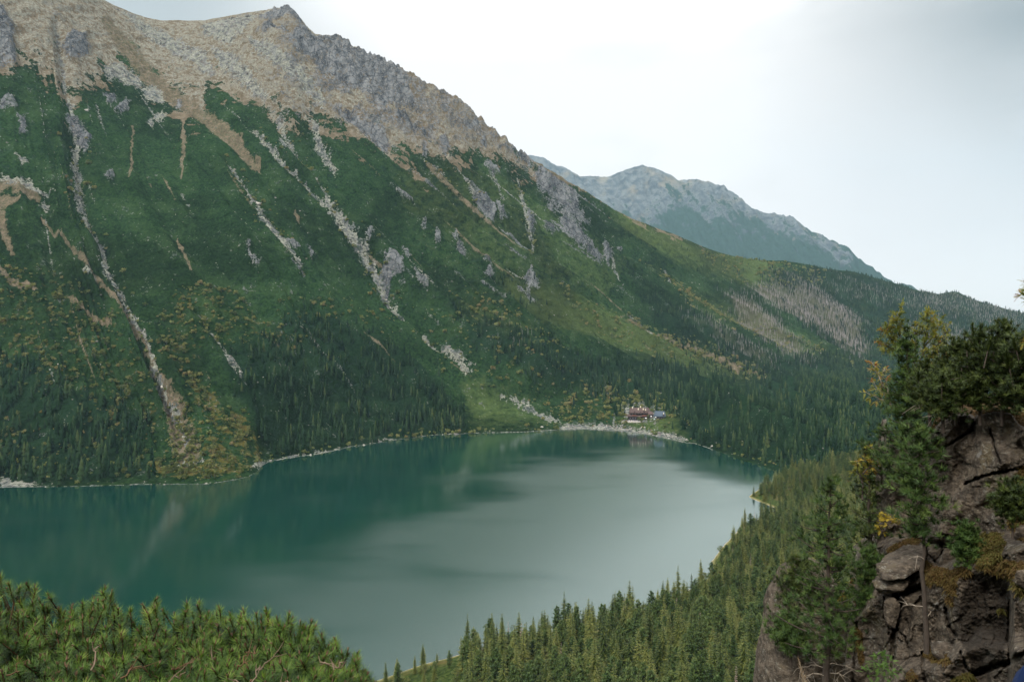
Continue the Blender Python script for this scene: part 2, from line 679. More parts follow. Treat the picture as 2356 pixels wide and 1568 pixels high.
# ---- ground cover masks, traced as what grows or lies where
GREEN_EDGE = np.array([(-400, 140), (0, 165), (60, 160), (120, 170), (165, 235), (210, 190), (300, 150), (345, 185), (400, 235), (460, 280),
                       (480, 215), (520, 225), (560, 250), (640, 292), (700, 302), (775, 335), (850, 362), (895, 384), (973, 401), (1021, 408),
                       (1076, 390), (1117, 386), (1168, 411), (1220, 432), (1270, 432), (1320, 448), (1360, 470), (1400, 489),
                       (1440, 499), (1500, 520), (1560, 540), (2700, 500)], float)
ROCK_POLY = [
    [(-400, -60), (0, 20), (30, 62), (38, 160), (0, 168), (-400, 170)],
    [(142, 112), (165, 85), (195, 88), (208, 122), (192, 148), (160, 150)],
    [(236, 225), (255, 222), (268, 238), (250, 246)], [(262, 262), (285, 233), (298, 240), (280, 268)], [(404, 245), (414, 240), (424, 254), (410, 258)],
    [(594, 75), (612, 44), (640, 36), (655, 16), (676, 30), (698, 60), (720, 82), (690, 78), (650, 66), (625, 80)],
    [(592, 105), (625, 92), (660, 88), (655, 105), (620, 112)],
    [(655, 110), (690, 98), (720, 90), (745, 84), (785, 95), (830, 120), (880, 148), (915, 195), (938, 225), (948, 262), (960, 290), (925, 288), (900, 275),
     (880, 290), (850, 262), (820, 240), (790, 250), (760, 215), (735, 200), (725, 170), (700, 160), (672, 150)],
    [(785, 292), (812, 296), (830, 318), (862, 330), (880, 345), (900, 375), (892, 388), (865, 374), (850, 360), (820, 342), (792, 326)],
    [(900, 300), (930, 300), (950, 330), (985, 350), (975, 365), (940, 340), (915, 330)],
    [(1010, 365), (1030, 362), (1036, 388), (1026, 398), (1012, 385)], [(965, 380), (980, 385), (985, 400), (972, 402)],
    [(1060, 310), (1090, 315), (1110, 335), (1095, 345), (1070, 335)], [(1100, 355), (1120, 360), (1125, 390), (1108, 380)],
    [(1040, 235), (1075, 244), (1098, 275), (1120, 290), (1105, 292), (1080, 272), (1055, 258)],
    [(1120, 290), (1150, 310), (1176, 332), (1160, 338), (1135, 318)],
    [(1190, 390), (1215, 398), (1230, 420), (1208, 420)],
    [(1228, 442), (1245, 430), (1262, 434), (1300, 450), (1318, 480), (1335, 515), (1358, 545), (1335, 552), (1300, 545), (1278, 510), (1262, 490), (1240, 478)],
    [(1288, 548), (1312, 548), (1335, 565), (1352, 595), (1372, 622), (1386, 640), (1368, 640), (1345, 620), (1322, 600), (1300, 580)],
    [(1386, 606), (1398, 598), (1410, 625), (1404, 655), (1390, 640)], [(1420, 598), (1430, 606), (1428, 624), (1418, 612)],
    [(1116, 415), (1140, 412), (1152, 440), (1130, 445)], [(1090, 490), (1112, 480), (1128, 505), (1146, 530), (1136, 545), (1112, 530), (1094, 508)],
    [(1146, 508), (1160, 512), (1170, 545), (1154, 548)], [(1252, 552), (1272, 560), (1288, 576), (1276, 588), (1258, 574)],
    [(1215, 520), (1232, 545), (1228, 575), (1216, 560)], [(1260, 505), (1276, 512), (1272, 526), (1258, 520)],
    [(570, 610), (578, 612), (582, 640), (594, 655), (600, 655), (596, 662), (580, 652), (570, 635)],
    [(840, 575), (856, 568), (862, 580), (850, 598)], [(928, 610), (940, 618), (945, 635), (932, 630)],
    [(880, 632), (905, 630), (925, 650), (930, 690), (918, 672), (905, 660), (898, 672), (890, 690), (878, 660), (868, 650)],
    [(1002, 592), (1012, 598), (1010, 612), (1000, 605)], [(1050, 602), (1066, 606), (1070, 625), (1055, 618)], [(1116, 622), (1128, 630), (1124, 645), (1112, 636)],
    [(1110, 660), (1128, 655), (1132, 680), (1118, 685)], [(1040, 575), (1052, 570), (1055, 585), (1044, 590)], [(1205, 672), (1220, 665), (1240, 695), (1215, 705)],
    [(975, 560), (985, 565), (980, 578), (970, 572)], [(1140, 500), (1150, 505), (1146, 520), (1138, 515)],
    [(150, 260), (175, 265), (195, 300), (210, 330), (195, 350), (178, 320), (160, 300)], [(250, 410), (262, 418), (252, 440), (235, 435)],
    [(150, 120), (165, 110), (170, 128), (155, 135)], [(0, 240), (30, 235), (35, 262), (0, 262)], [(40, 280), (55, 290), (60, 320), (45, 325)],
    [(700, 595), (715, 600), (728, 625), (715, 622)], [(655, 580), (675, 588), (690, 605), (668, 600)],
    [(672, 640), (690, 660), (700, 680), (686, 675)],
]
SCREE_POLY = [
    [(238, 162), (262, 150), (285, 152), (318, 185), (330, 205), (365, 205), (385, 236), (372, 244), (338, 240), (325, 212), (290, 200), (268, 182), (245, 190)],
    [(340, 282), (362, 262), (382, 268), (378, 286), (358, 282), (352, 300), (340, 296)],
    [(0, 412), (30, 425), (70, 424), (82, 445), (122, 456), (100, 462), (60, 446), (25, 440), (0, 428)],
    [(92, 478), (116, 474), (110, 495), (98, 492)], [(30, 370), (50, 372), (72, 382), (50, 390)],
    [(262, 18), (300, 30), (340, 60), (380, 80), (430, 110), (480, 150), (500, 190), (470, 185), (420, 140), (370, 120), (330, 90)],
    [(460, 60), (520, 40), (600, 30), (590, 60), (560, 100), (530, 140), (500, 120), (470, 95)],
    [(480, 130), (530, 150), (590, 220), (620, 260), (600, 262), (550, 215), (500, 175)],
    [(560, 110), (620, 130), (690, 190), (740, 250), (760, 300), (730, 290), (680, 240), (620, 190), (575, 150)],
    [(712, 302), (730, 305), (735, 345), (748, 370), (778, 415), (770, 422), (745, 396), (724, 360), (716, 330)],
    [(635, 335), (650, 340), (662, 360), (655, 378), (645, 362)],
    [(1002, 803), (1024, 808), (1050, 832), (1068, 850), (1092, 860), (1072, 862), (1086, 886), (1068, 884), (1052, 862), (1034, 838)],
    [(350, 90), (420, 100), (450, 140), (420, 150), (380, 125)],
    [(0, 1092), (30, 1096), (55, 1108), (100, 1112), (60, 1122), (0, 1122)],
    [(575, 1064), (600, 1056), (615, 1060), (604, 1078), (590, 1076)],
    [(1290, 978), (1330, 974), (1420, 980), (1500, 992), (1570, 1004), (1580, 1014), (1500, 1006), (1420, 994), (1290, 990)],
    [(1390, 922), (1400, 920), (1398, 936), (1386, 940)], [(1425, 950), (1450, 955), (1520, 968), (1505, 978), (1440, 966)],
]
SCREE_LINE = [
    ([(128, 60), (140, 130), (150, 200), (165, 245), (178, 300), (172, 360), (180, 420), (186, 480), (205, 525), (238, 580), (244, 630), (272, 680),
      (300, 740), (335, 795), (352, 850), (368, 905), (384, 945), (412, 990), (434, 1032)],
     [3, 4, 4, 5, 9, 9, 8, 9, 5, 4, 8, 6, 6, 5, 5, 4, 4, 5, 8]),
    ([(304, 740), (335, 752), (365, 762)], [3, 3, 2]),
    ([(525, 392), (548, 440), (582, 485), (610, 535), (650, 590), (690, 640), (700, 678)], [4, 6, 8, 8, 6, 4, 2]),
    ([(560, 305), (640, 388), (700, 450), (755, 505), (800, 555), (838, 598)], [2.5, 3, 2.5, 4, 6, 7]),
    ([(640, 290), (680, 360), (725, 430), (752, 490), (790, 540)], [6, 5, 3, 3, 4]),
    ([(836, 595), (862, 632), (890, 690), (930, 740), (960, 768), (1010, 810)], [8, 5, 7, 5, 3, 5]),
    ([(190, 640), (205, 650), (222, 665)], [3, 5, 3]),
    ([(1190, 445), (1202, 500), (1216, 560), (1226, 606)], [2, 3, 4, 4]),
    ([(1056, 440), (1085, 478), (1105, 500)], [2, 4, 4]), ([(975, 410), (1010, 432), (1032, 452)], [2, 3, 2]),
    ([(1128, 430), (1150, 480), (1158, 505)], [2, 2, 2]),
    ([(1530, 655), (1545, 690)], [2, 2]), ([(1450, 762), (1480, 782), (1500, 800)], [2, 2, 2]),
    ([(1150, 930), (1200, 948), (1240, 960), (1290, 972)], [2.5, 3.5, 3.5, 3]),
    ([(400, 1078), (430, 1070), (470, 1060)], [2, 3, 2]), ([(620, 1060), (660, 1052), (700, 1044)], [2.5, 2.5, 2]), ([(720, 1044), (780, 1032)], [3, 2]),
    ([(860, 1020), (900, 1008)], [3, 3]), ([(1412, 962), (1418, 985)], [2, 2]),
    ([(1405, 640), (1420, 680), (1432, 700)], [3, 2, 1]), ([(1290, 650), (1310, 672)], [4, 3]),
]
BROWN_LINE = [
    ([(245, 60), (300, 130), (345, 185), (420, 245), (500, 300), (545, 340), (570, 375), (600, 405)], [10, 14, 14, 11, 10, 8, 6, 3]),
    ([(420, 285), (423, 350), (418, 430)], [2, 3.5, 2]), ([(304, 300), (304, 360), (300, 430)], [2, 2, 2]),
    ([(96, 512), (150, 572), (205, 640), (240, 688), (295, 745)], [3, 4.5, 4, 4.5, 6]),
    ([(0, 640), (40, 668), (80, 690)], [6, 5, 4]), ([(0, 430), (50, 450), (85, 465)], [8, 12, 8]), ([(0, 470), (40, 480)], [16, 5]), ([(0, 500), (15, 560), (30, 600)], [8, 6, 4]),
    ([(1240, 400), (1300, 436), (1360, 476), (1428, 514), (1470, 545), (1495, 566)], [8, 7, 5, 6, 5, 3]),
    ([(1428, 512), (1470, 526), (1520, 536), (1556, 542), (1548, 575)], [5, 4, 3, 3, 2]),
    ([(1430, 770), (1520, 800), (1620, 840), (1760, 896)], [2, 3, 4, 4]),
    ([(410, 570), (440, 640)], [2, 3]), ([(590, 380), (600, 400)], [3, 2]),
    ([(680, 500), (690, 520)], [2, 2]), ([(150, 700), (200, 740), (250, 770)], [3, 5, 4]), ([(290, 750), (330, 800), (350, 850), (385, 940)], [6, 6, 5, 5]),
    ([(380, 930), (410, 1000), (430, 1040)], [12, 18, 24]),
    ([(600, 790), (640, 840)], [3, 2]),
]
YEL_POLY = [  # areas where yellowing shrubs grow: polygon, density
    ([(-50, 590), (120, 640), (200, 700), (270, 770), (340, 900), (380, 1000), (200, 1000), (80, 900), (-50, 860)], 0.55),
    ([(-50, 860), (380, 1000), (400, 1100), (-50, 1110)], 0.18),
    ([(350, 760), (440, 690), (545, 680), (620, 770), (700, 840), (560, 830), (480, 830), (420, 870), (370, 870)], 0.6),
    ([(410, 860), (450, 880), (505, 960), (560, 965), (610, 1040), (590, 1065), (530, 1040), (470, 1000), (430, 930)], 1.0),
    ([(345, 830), (400, 960), (470, 1020), (590, 1066), (590, 1088), (480, 1100), (380, 1095), (340, 1070), (395, 1050), (390, 960)], 1.6),
    ([(0, 690), (90, 700), (70, 760), (0, 750)], 0.5),
    ([(600, 760), (720, 740), (790, 700), (880, 740), (900, 800), (760, 790), (660, 800)], 0.3),
    ([(820, 540), (900, 700), (1000, 760), (1130, 830), (1300, 900), (1440, 930), (1300, 960), (1130, 930), (1000, 860), (850, 780)], 0.2),
    ([(1040, 720), (1150, 740), (1240, 800), (1300, 850), (1180, 830), (1080, 780)], 0.35),
    ([(1430, 750), (1530, 795), (1640, 835), (1765, 893), (1740, 902), (1600, 850), (1480, 800)], 0.9),
    ([(1280, 700), (1420, 770), (1560, 850), (1690, 895), (1500, 870), (1350, 790)], 0.25),
    ([(1480, 640), (1560, 680), (1650, 730), (1800, 800), (1990, 862), (1960, 862), (1760, 812), (1600, 745)], 0.4),
    ([(1620, 590), (1800, 602), (1900, 640), (1880, 690), (1740, 670), (1640, 640)], 0.18),
    ([(1280, 930), (1430, 930), (1560, 960), (1590, 1005), (1480, 990), (1420, 976), (1280, 965)], 0.35),
    ([(1590, 1005), (1640, 1026), (1700, 1046), (1800, 1080), (1800, 1068), (1700, 1030)], 0.5),
    ([(600, 1055), (750, 1030), (900, 1005), (1100, 990), (1280, 975), (1280, 985), (1000, 998), (800, 1026), (620, 1062)], 0.5),
]
FOR_POLY = [  # conifer stands: polygon, density
    ([(510, 850), (600, 800), (700, 770), (800, 800), (900, 850), (1000, 900), (1065, 960), (1065, 994), (900, 1006), (760, 1036), (640, 1050), (560, 950)], 1.0),
    ([(-400, 830), (60, 840), (150, 900), (260, 950), (340, 1000), (345, 1090), (100, 1112), (-400, 1115)], 0.8),
    ([(1030, 740), (1130, 790), (1250, 835), (1450, 900), (1470, 935), (1350, 935), (1250, 915), (1150, 870), (1060, 820)], 0.9),
    ([(1440, 935), (1560, 905), (1700, 893), (1800, 878), (2000, 864), (2700, 850), (2700, 1100), (1830, 1094), (1760, 1070), (1650, 1032), (1600, 1012), (1575, 985), (1530, 950), (1440, 955)], 1.25),
    ([(1480, 720), (1560, 745), (1620, 780), (1780, 842), (1960, 852), (2010, 868), (1800, 885), (1765, 890), (1640, 832), (1530, 790)], 1.0),
    ([(1420, 640), (1500, 690), (1560, 745), (1500, 730), (1440, 690)], 0.25),
    ([(1750, 650), (1860, 625), (1900, 620), (2100, 664), (2356, 726), (2700, 800), (2700, 850), (2000, 862), (1880, 800), (1800, 730)], 0.85),
    ([(1080, 620), (1250, 690), (1260, 760), (1150, 740), (1100, 690)], 0.3),
    ([(1550, 600), (1760, 610), (1760, 660), (1650, 680)], 0.08),
    ([(1640, 860), (1760, 895), (1560, 905), (1470, 905), (1450, 880)], 0.6),
]
DEAD_POLY = [
    ([(1738, 682), (1760, 668), (1800, 676), (1860, 690), (1910, 710), (1970, 750), (1996, 800), (1990, 846), (1940, 825), (1870, 770), (1800, 740)], 1.0),
    ([(1676, 708), (1720, 722), (1780, 768), (1850, 825), (1872, 852), (1800, 836), (1740, 795), (1690, 745)], 1.0),
    ([(1580, 758), (1650, 785), (1740, 825), (1800, 858), (1770, 884), (1680, 836)], 0.7),
    ([(1880, 655), (1960, 670), (2060, 690), (2150, 690), (2260, 705), (2400, 745), (2400, 790), (2220, 752), (2080, 720), (1960, 690)], 0.35),
    ([(2080, 760), (2200, 770), (2400, 800), (2400, 850), (2100, 850)], 0.5),
    ([(1160, 800), (1200, 815), (1190, 840), (1165, 830)], 0.3),
]

MEAD_POLY = [
    ([(1400, 495), (1560, 550), (1760, 602), (1820, 650), (1720, 690), (1560, 640), (1430, 570)], .85),
    ([(1400, 760), (1520, 800), (1765, 893), (1700, 902), (1560, 880), (1400, 810)], .9), ([(1480, 640), (1650, 715), (1990, 858), (1940, 858), (1640, 765)], .8),
    ([(1150, 640), (1420, 760), (1640, 870), (1500, 880), (1300, 800), (1150, 720)], .85), ([(900, 420), (1150, 420), (1450, 640), (1400, 740), (1100, 640), (920, 520)], .5), ([(1040, 720), (1240, 800), (1200, 840), (1040, 790)], .5), ([(440, 690), (620, 760), (580, 830), (430, 800)], .35),
    ([(1430, 958), (1540, 958), (1570, 1002), (1480, 988), (1420, 972)], 1.0), ([(900, 560), (1000, 580), (1200, 740), (1100, 760)], .3),
    ([(1060, 880), (1180, 930), (1290, 972), (1100, 985), (1066, 950)], .7), ([(420, 1070), (560, 1075), (570, 1095), (460, 1108)], .4)]
gx, gy = PX.ravel(), PY.ravel()
m_mead = np.zeros(gx.shape)
for P, d in MEAD_POLY:
    m_mead = np.maximum(m_mead, d * poly_mask(gx, gy, P, 34))
# mask positions are wobbled so that no traced edge stays straight
wx = gx + 7.0 * fbm(gx / 30, gy / 30, 3) + 4.0 * noise2(gx / 7, gy / 10)
wy = gy + 7.0 * fbm(gx / 30 + 50, gy / 30 + 9, 3) + 5.0 * noise2(gx / 7 + 31, gy / 10)
m_rock = np.zeros(gx.shape)
for P in ROCK_POLY:
    m_rock = np.maximum(m_rock, poly_mask(wx, wy, P, 9))
m_scree = np.zeros(gx.shape)
for P in SCREE_POLY:
    m_scree = np.maximum(m_scree, poly_mask(wx, wy, P, 10))
for P, W in SCREE_LINE:
    m_scree = np.maximum(m_scree, line_mask(wx, wy, P, [w * 1.25 for w in W], 0.9) * np.clip(0.85 + 0.5 * noise2(gx / 22, gy / 22), 0.3, 1))
m_brown = np.zeros(gx.shape)
for P, W in BROWN_LINE:
    m_brown = np.maximum(m_brown, line_mask(wx, wy, P, [w * 1.3 for w in W], 0.95))
m_for = np.zeros(gx.shape)
for P, d in FOR_POLY:
    m_for = np.maximum(m_for, d * poly_mask(wx + 20 * noise2(gx / 60, gy / 60), wy, P, 24))
m_dead = np.zeros(gx.shape)
for P, d in DEAD_POLY:
    m_dead = np.maximum(m_dead, d * poly_mask(wx + 16 * noise2(gx / 30, gy / 30), wy, P, 24))
m_yel = np.zeros(gx.shape)
for P, d in YEL_POLY:
    m_yel = np.maximum(m_yel, d * poly_mask(gx, gy, P, 14))
m_green = (gy - lut(GREEN_EDGE, gx)) / np.interp(gx, [380, 520], [120.0, 85.0])
m_green = m_green + 0.55 * fbm(Sc.ravel() * 9.0, hgt.ravel() * 2.4, 3) * (np.abs(m_green) < 1.2)          # >0 : below the dwarf-pine limit
# thin stony rim along the water
dsh = lut(SHORE, gx) - gy
rim_w = 1.5 + 2.6 * np.clip(noise2(gx / 33, gx * 0) + noise2(gx / 9, gx * 0) * .6, 0, 1)
m_scree = np.maximum(m_scree, 0.75 * (1 - sstep(rim_w * 0.6, rim_w * 1.3, dsh)) * (gx < 1640))
m_dead[:] = np.clip(m_dead, 0, 1)

# relief: ribs and gullies along the fall lines, roughness on the crags
sc = Sc.ravel()
hh = hgt.ravel()
fade = sstep(0.02, 0.16, hh) * (1 - sstep(0.93, 1.0, hh))
rfade = 1 - 0.8 * sstep(0.62, 0.8, hh) * (1 - sstep(380, 560, gx))
rib = ridged(sc * 2.6, hh * 1.6 + sc * 0.3, 4) + 0.42 * ridged(sc * 7.5 + 3, hh * 2.4 + sc * 0.5, 3)
amp = np.interp(gx, [0, 500, 1000, 1500, 1900, 2400], [13, 32, 52, 52, 38, 26])
dz = fade * amp * rib * rfade
lump = fbm(X0.ravel() / 16, Z0.ravel() / 12 + Yd.ravel() / 30, 3)
dz += 2.2 * sstep(0.03, 0.1, hh) * (1 - sstep(0.97, 1.0, hh)) * lump * sstep(-0.3, 0.3, m_green)
crag = ridged(X0.ravel() / 45 + 3, Z0.ravel() / 60, 5, 0.62)
upper = sstep(0.4, -0.6, m_green)
stk = fbm(sc * 15.0, hh * 8.0, 3)
zone = sstep(840, 950, gx) * (1 - sstep(1380, 1470, gx)) * sstep(400, 460, gy) * (1 - sstep(690, 770, gy))
m_rock = np.maximum(m_rock, 0.85 * zone * sstep(0.22, 0.40, stk))
stk2 = fbm(sc * 20.0 + 9, hh * 3.2, 3)
zone2 = sstep(0.10, 0.5, m_green) * (1 - sstep(880, 980, gy)) * (gx < 1500)
m_scree = np.maximum(m_scree, 0.7 * zone2 * sstep(0.36, 0.50, stk2))
m_brown = np.maximum(m_brown, 0.7 * zone2 * sstep(0.34, 0.50, fbm(sc * 22.0 + 31, hh * 2.6, 3)))
for P, W in SCREE_LINE[:10]:
    m_yel = np.maximum(m_yel, 0.22 * line_mask(wx, wy, P, [w * 3.2 for w in W], 0.95) * (gy > 330))
rn = ridged(X0.ravel() / 70 + 8, Z0.ravel() / 90, 4, 0.6)
m_rock = np.maximum(m_rock, upper * sstep(0.12, 0.42, rn) * (0.12 + 0.42 * sstep(560, 720, gx)) * sstep(-6, 30, gy - lut(SKY, gx)))
dz += (m_rock * 20 + upper * 11) * crag * (1 - sstep(0.975, 1.0, hh))
gul = np.zeros(gx.shape)
for P, W in SCREE_LINE[:6]:
    gul = np.maximum(gul, line_mask(gx, gy, P, [w * 2.6 for w in W], 0.9))
dz -= 15 * gul * fade
Zf = (Z0.ravel() + dz)
grad_front = np.stack([X0.ravel(), Yd.ravel(), Zf], 1)

# rows added in front (under water) and behind the crest so that the massif is a closed hill
nr0, nc0 = PX.shape
front = []
for k, (dy, zz) in enumerate([(-60, -30), (-12, -3)]):
    q = grad_front.reshape(nr0, nc0, 3)[0].copy()
    q[:, 1] += dy
    q[:, 2] = zz
    front.append(q)
back = []
for dy, dzr in [(25, -6), (90, -50), (300, -230), (900, -800)]:
    q = grad_front.reshape(nr0, nc0, 3)[-1].copy()
    q[:, 0] *= (q[:, 1] + dy) / q[:, 1]
    q[:, 1] += dy
    q[:, 2] = np.maximum(q[:, 2] + dzr, -40)
    back.append(q)
GA = grad_front.reshape(nr0, nc0, 3)
VA = np.concatenate([np.stack(front), GA, np.stack(back)], 0)


def ext(a):
    a = a.reshape(nr0, nc0)
    return np.concatenate([np.repeat(a[:1], 2, 0), a, np.repeat(a[-1:], 4, 0)], 0).ravel()


def mountain_material(name='mountain_ground', far=False):
    m = M(name)
    p = m.pos()
    c1 = m.sep(m.attr('m1', 'Color'))
    c2 = m.sep(m.attr('m2', 'Color'))
    n_big = m.noise(p, 0.02, 6, 0.62)
    n_mid = m.noise(p, 0.07, 6, 0.65)
    n_fine = m.noise(p, 0.25, 5, 0.7)
    n_huge = m.noise(p, 0.005, 4, 0.6)
    st = m.noise(p, 0.05, 5, 0.65, stretch=(1.0, 0.5, 0.35))
    # base: tawny alpine grass
    grass = m.mix(m.mr(n_mid, 0.35, 0.65), (0.128, 0.104, 0.069), (0.225, 0.182, 0.128))
    grass = m.mix(m.mr(n_fine, 0.45, 0.7, 0, 0.5), grass, (0.17, 0.14, 0.085))
    # scree and stones
    scree = m.mix(m.mr(n_fine, 0.35, 0.68), (0.15, 0.158, 0.132), (0.36, 0.37, 0.31))
    up0 = m.mr(c2[0], 0.62, 0.45)
    pine0 = (0.02, 0.05, 0.018)
    rock = m.mix(m.mr(st, 0.36, 0.62), (0.055, 0.063, 0.073), (0.195, 0.207, 0.215))
    vc = m.n('ShaderNodeTexVoronoi', feature='DISTANCE_TO_EDGE', inp={'Scale': 0.05})
    wv = m.n('ShaderNodeMix', data_type='VECTOR', inp={'Factor': 0.06})
    m.L(p, wv.inputs['A'])
    wn = m.n('ShaderNodeTexNoise', inp={'Scale': 0.03, 'Detail': 4.0})
    m.L(p, wn.inputs['Vector'])
    ws = m.n('ShaderNodeVectorMath', operation='SCALE', inp={'Scale': 400.0})
    m.L(wn.outputs['Color'], ws.inputs[0])
    m.L(ws.outputs[0], wv.inputs['B'])
    m.L(wv.outputs['Result'], vc.inputs['Vector'])
    rock = m.mix(m.mr(vc.outputs['Distance'], 0.0, 0.09, 0.75, 0.0), rock, (0.028, 0.032, 0.042))
    rock = m.mix(m.mr(n_fine, 0.5, 0.66, 0, .8), rock, (0.28, 0.28, 0.26))
    rock = m.mix(m.mr(n_mid, 0.55, 0.64, 0, .6), rock, m.mix(up0, pine0, (0.15, 0.12, 0.075)))
    pine = m.mix(m.mr(m.math('ADD', m.math('MULTIPLY', n_fine, .6), m.math('MULTIPLY', n_mid, .4)), 0.36, 0.64), (0.0042, 0.0155, 0.0068), (0.027, 0.060, 0.021))
    pine = m.mix(m.mr(n_big, 0.45, 0.72, 0, 0.55), pine, (0.036, 0.068, 0.024))
    pine = m.mix(m.mr(n_mid, 0.52, 0.66, 0, 0.7), pine, (0.004, 0.016, 0.008))
    pine = m.mix(m.mr(c2[1], 0.1, 0.6, 0, 0.7), pine, (0.010, 0.026, 0.014))      # needle floor under the conifers
    mead = m.attr('m2', 'Alpha')
    pine = m.mix(m.mr(m.math('ADD', mead, m.math('MULTIPLY', m.math('SUBTRACT', n_mid, 0.5), 1.6)), 0.15, 1.1, 0, .8), pine, m.mix(n_fine, (0.040, 0.070, 0.020), (0.12, 0.15, 0.05)))
    hv = m.n('ShaderNodeHueSaturation', inp={'Saturation': 1.0})
    m.L(m.mr(n_huge, 0.36, 0.64, 0.72, 1.35), hv.inputs['Value'])
    m.L(pine, hv.inputs['Color'])
    pine = hv.outputs[0]
    # alpine stones in the grass above the dwarf pine
    up = m.mr(c2[0], 0.62, 0.40)
    stone_n = m.math('MULTIPLY', m.mr(m.math('ADD', m.math('MULTIPLY', n_mid, 0.6), m.math('MULTIPLY', n_fine, 0.5)), 0.49, 0.60), up)
    col = m.mix(m.math('MULTIPLY', stone_n, 0.75), grass, scree)
    # dwarf pine below its limit, patchy near the limit
    gmask = m.math('ADD', c2[0], m.math('MULTIPLY', m.math('SUBTRACT', n_big, 0.5), 1.7))
    gmask = m.math('ADD', gmask, m.math('MULTIPLY', m.math('SUBTRACT', n_mid, 0.5), 0.95))
    gmask = m.mr(gmask, 0.485, 0.515)
    col = m.mix(gmask, col, pine)
    # yellowed patches
    ymask = m.mr(m.math('ADD', m.math('MULTIPLY', c2[2], 0.22), n_mid), 0.70, 0.80, 0, 0.6)
    col = m.mix(ymask, col, m.mix(n_fine, (0.10, 0.10, 0.02), (0.22, 0.15, 0.05)))

    dead = m.attr('m1', 'Alpha')
    col = m.mix(m.mr(m.math('ADD', dead, m.math('MULTIPLY', m.math('SUBTRACT', n_big, 0.5), 1.2)), 0.25, 1.0, 0, 0.4), col, m.mix(n_mid, (0.09, 0.075, 0.045), (0.20, 0.175, 0.12)))

    def cover(mask, amt, lo=0.46, hi=0.58):
        e = m.math('ADD', mask, m.math('MULTIPLY', m.math('SUBTRACT', n_mid, 0.5), amt))
        e = m.math('ADD', e, m.math('MULTIPLY', m.math('SUBTRACT', n_fine, 0.5), amt))
        return m.mr(e, lo, hi)
    col = m.mix(cover(c1[2], 1.5, 0.44, 0.60), col, m.mix(m.mr(n_fine, 0.4, 0.65, 0, 0.6), grass, pine))
    col = m.mix(cover(c1[1], 2.2, 0.52, 0.64), col, m.mix(m.mr(n_mid, 0.45, 0.6), scree, rock))
    col = m.mix(cover(m.math('ADD', c1[0], m.math('MULTIPLY', m.math('SUBTRACT', n_big, 0.5), 1.3)), 2.2, 0.46, 0.56), col, rock)
    # stray outcrops in the dwarf pine
    stray = m.mr(m.math('ADD', m.math('MULTIPLY', n_mid, 0.5), m.math('MULTIPLY', n_fine, 0.5)), 0.665, 0.69, 0, 0.8)
    col = m.mix(stray, col, scree)
    m.color(col)
    hgt_n = m.math('ADD', m.math('MULTIPLY', n_fine, 1.0), m.math('MULTIPLY', n_mid, 2.5))
    m.bump(hgt_n, 1.0, 6.0)
    m.b.inputs['Roughness'].default_value = 1.0
    m.b.inputs['Specular IOR Level'].default_value = 0.0
    return m.m


MAT_MTN = mountain_material()
att1 = np.stack([ext(m_rock), ext(m_scree), ext(m_brown), ext(m_dead)], 1)
att2 = np.stack([np.clip(ext(m_green) * 0.5 + 0.5, 0, 1), np.clip(ext(m_for), 0, 1), np.clip(ext(m_yel), 0, 1), ext(m_mead)], 1)
me = raw_mesh('mountain', VA.reshape(-1, 3), grid_faces(VA.shape[0], VA.shape[1]), MAT_MTN, True, {'m1': att1, 'm2': att2})
tag(obj('mountain', me), 'steep mountainside above the lake, dwarf pine below and bare rock at the crest', 'mountain', kind='structure')


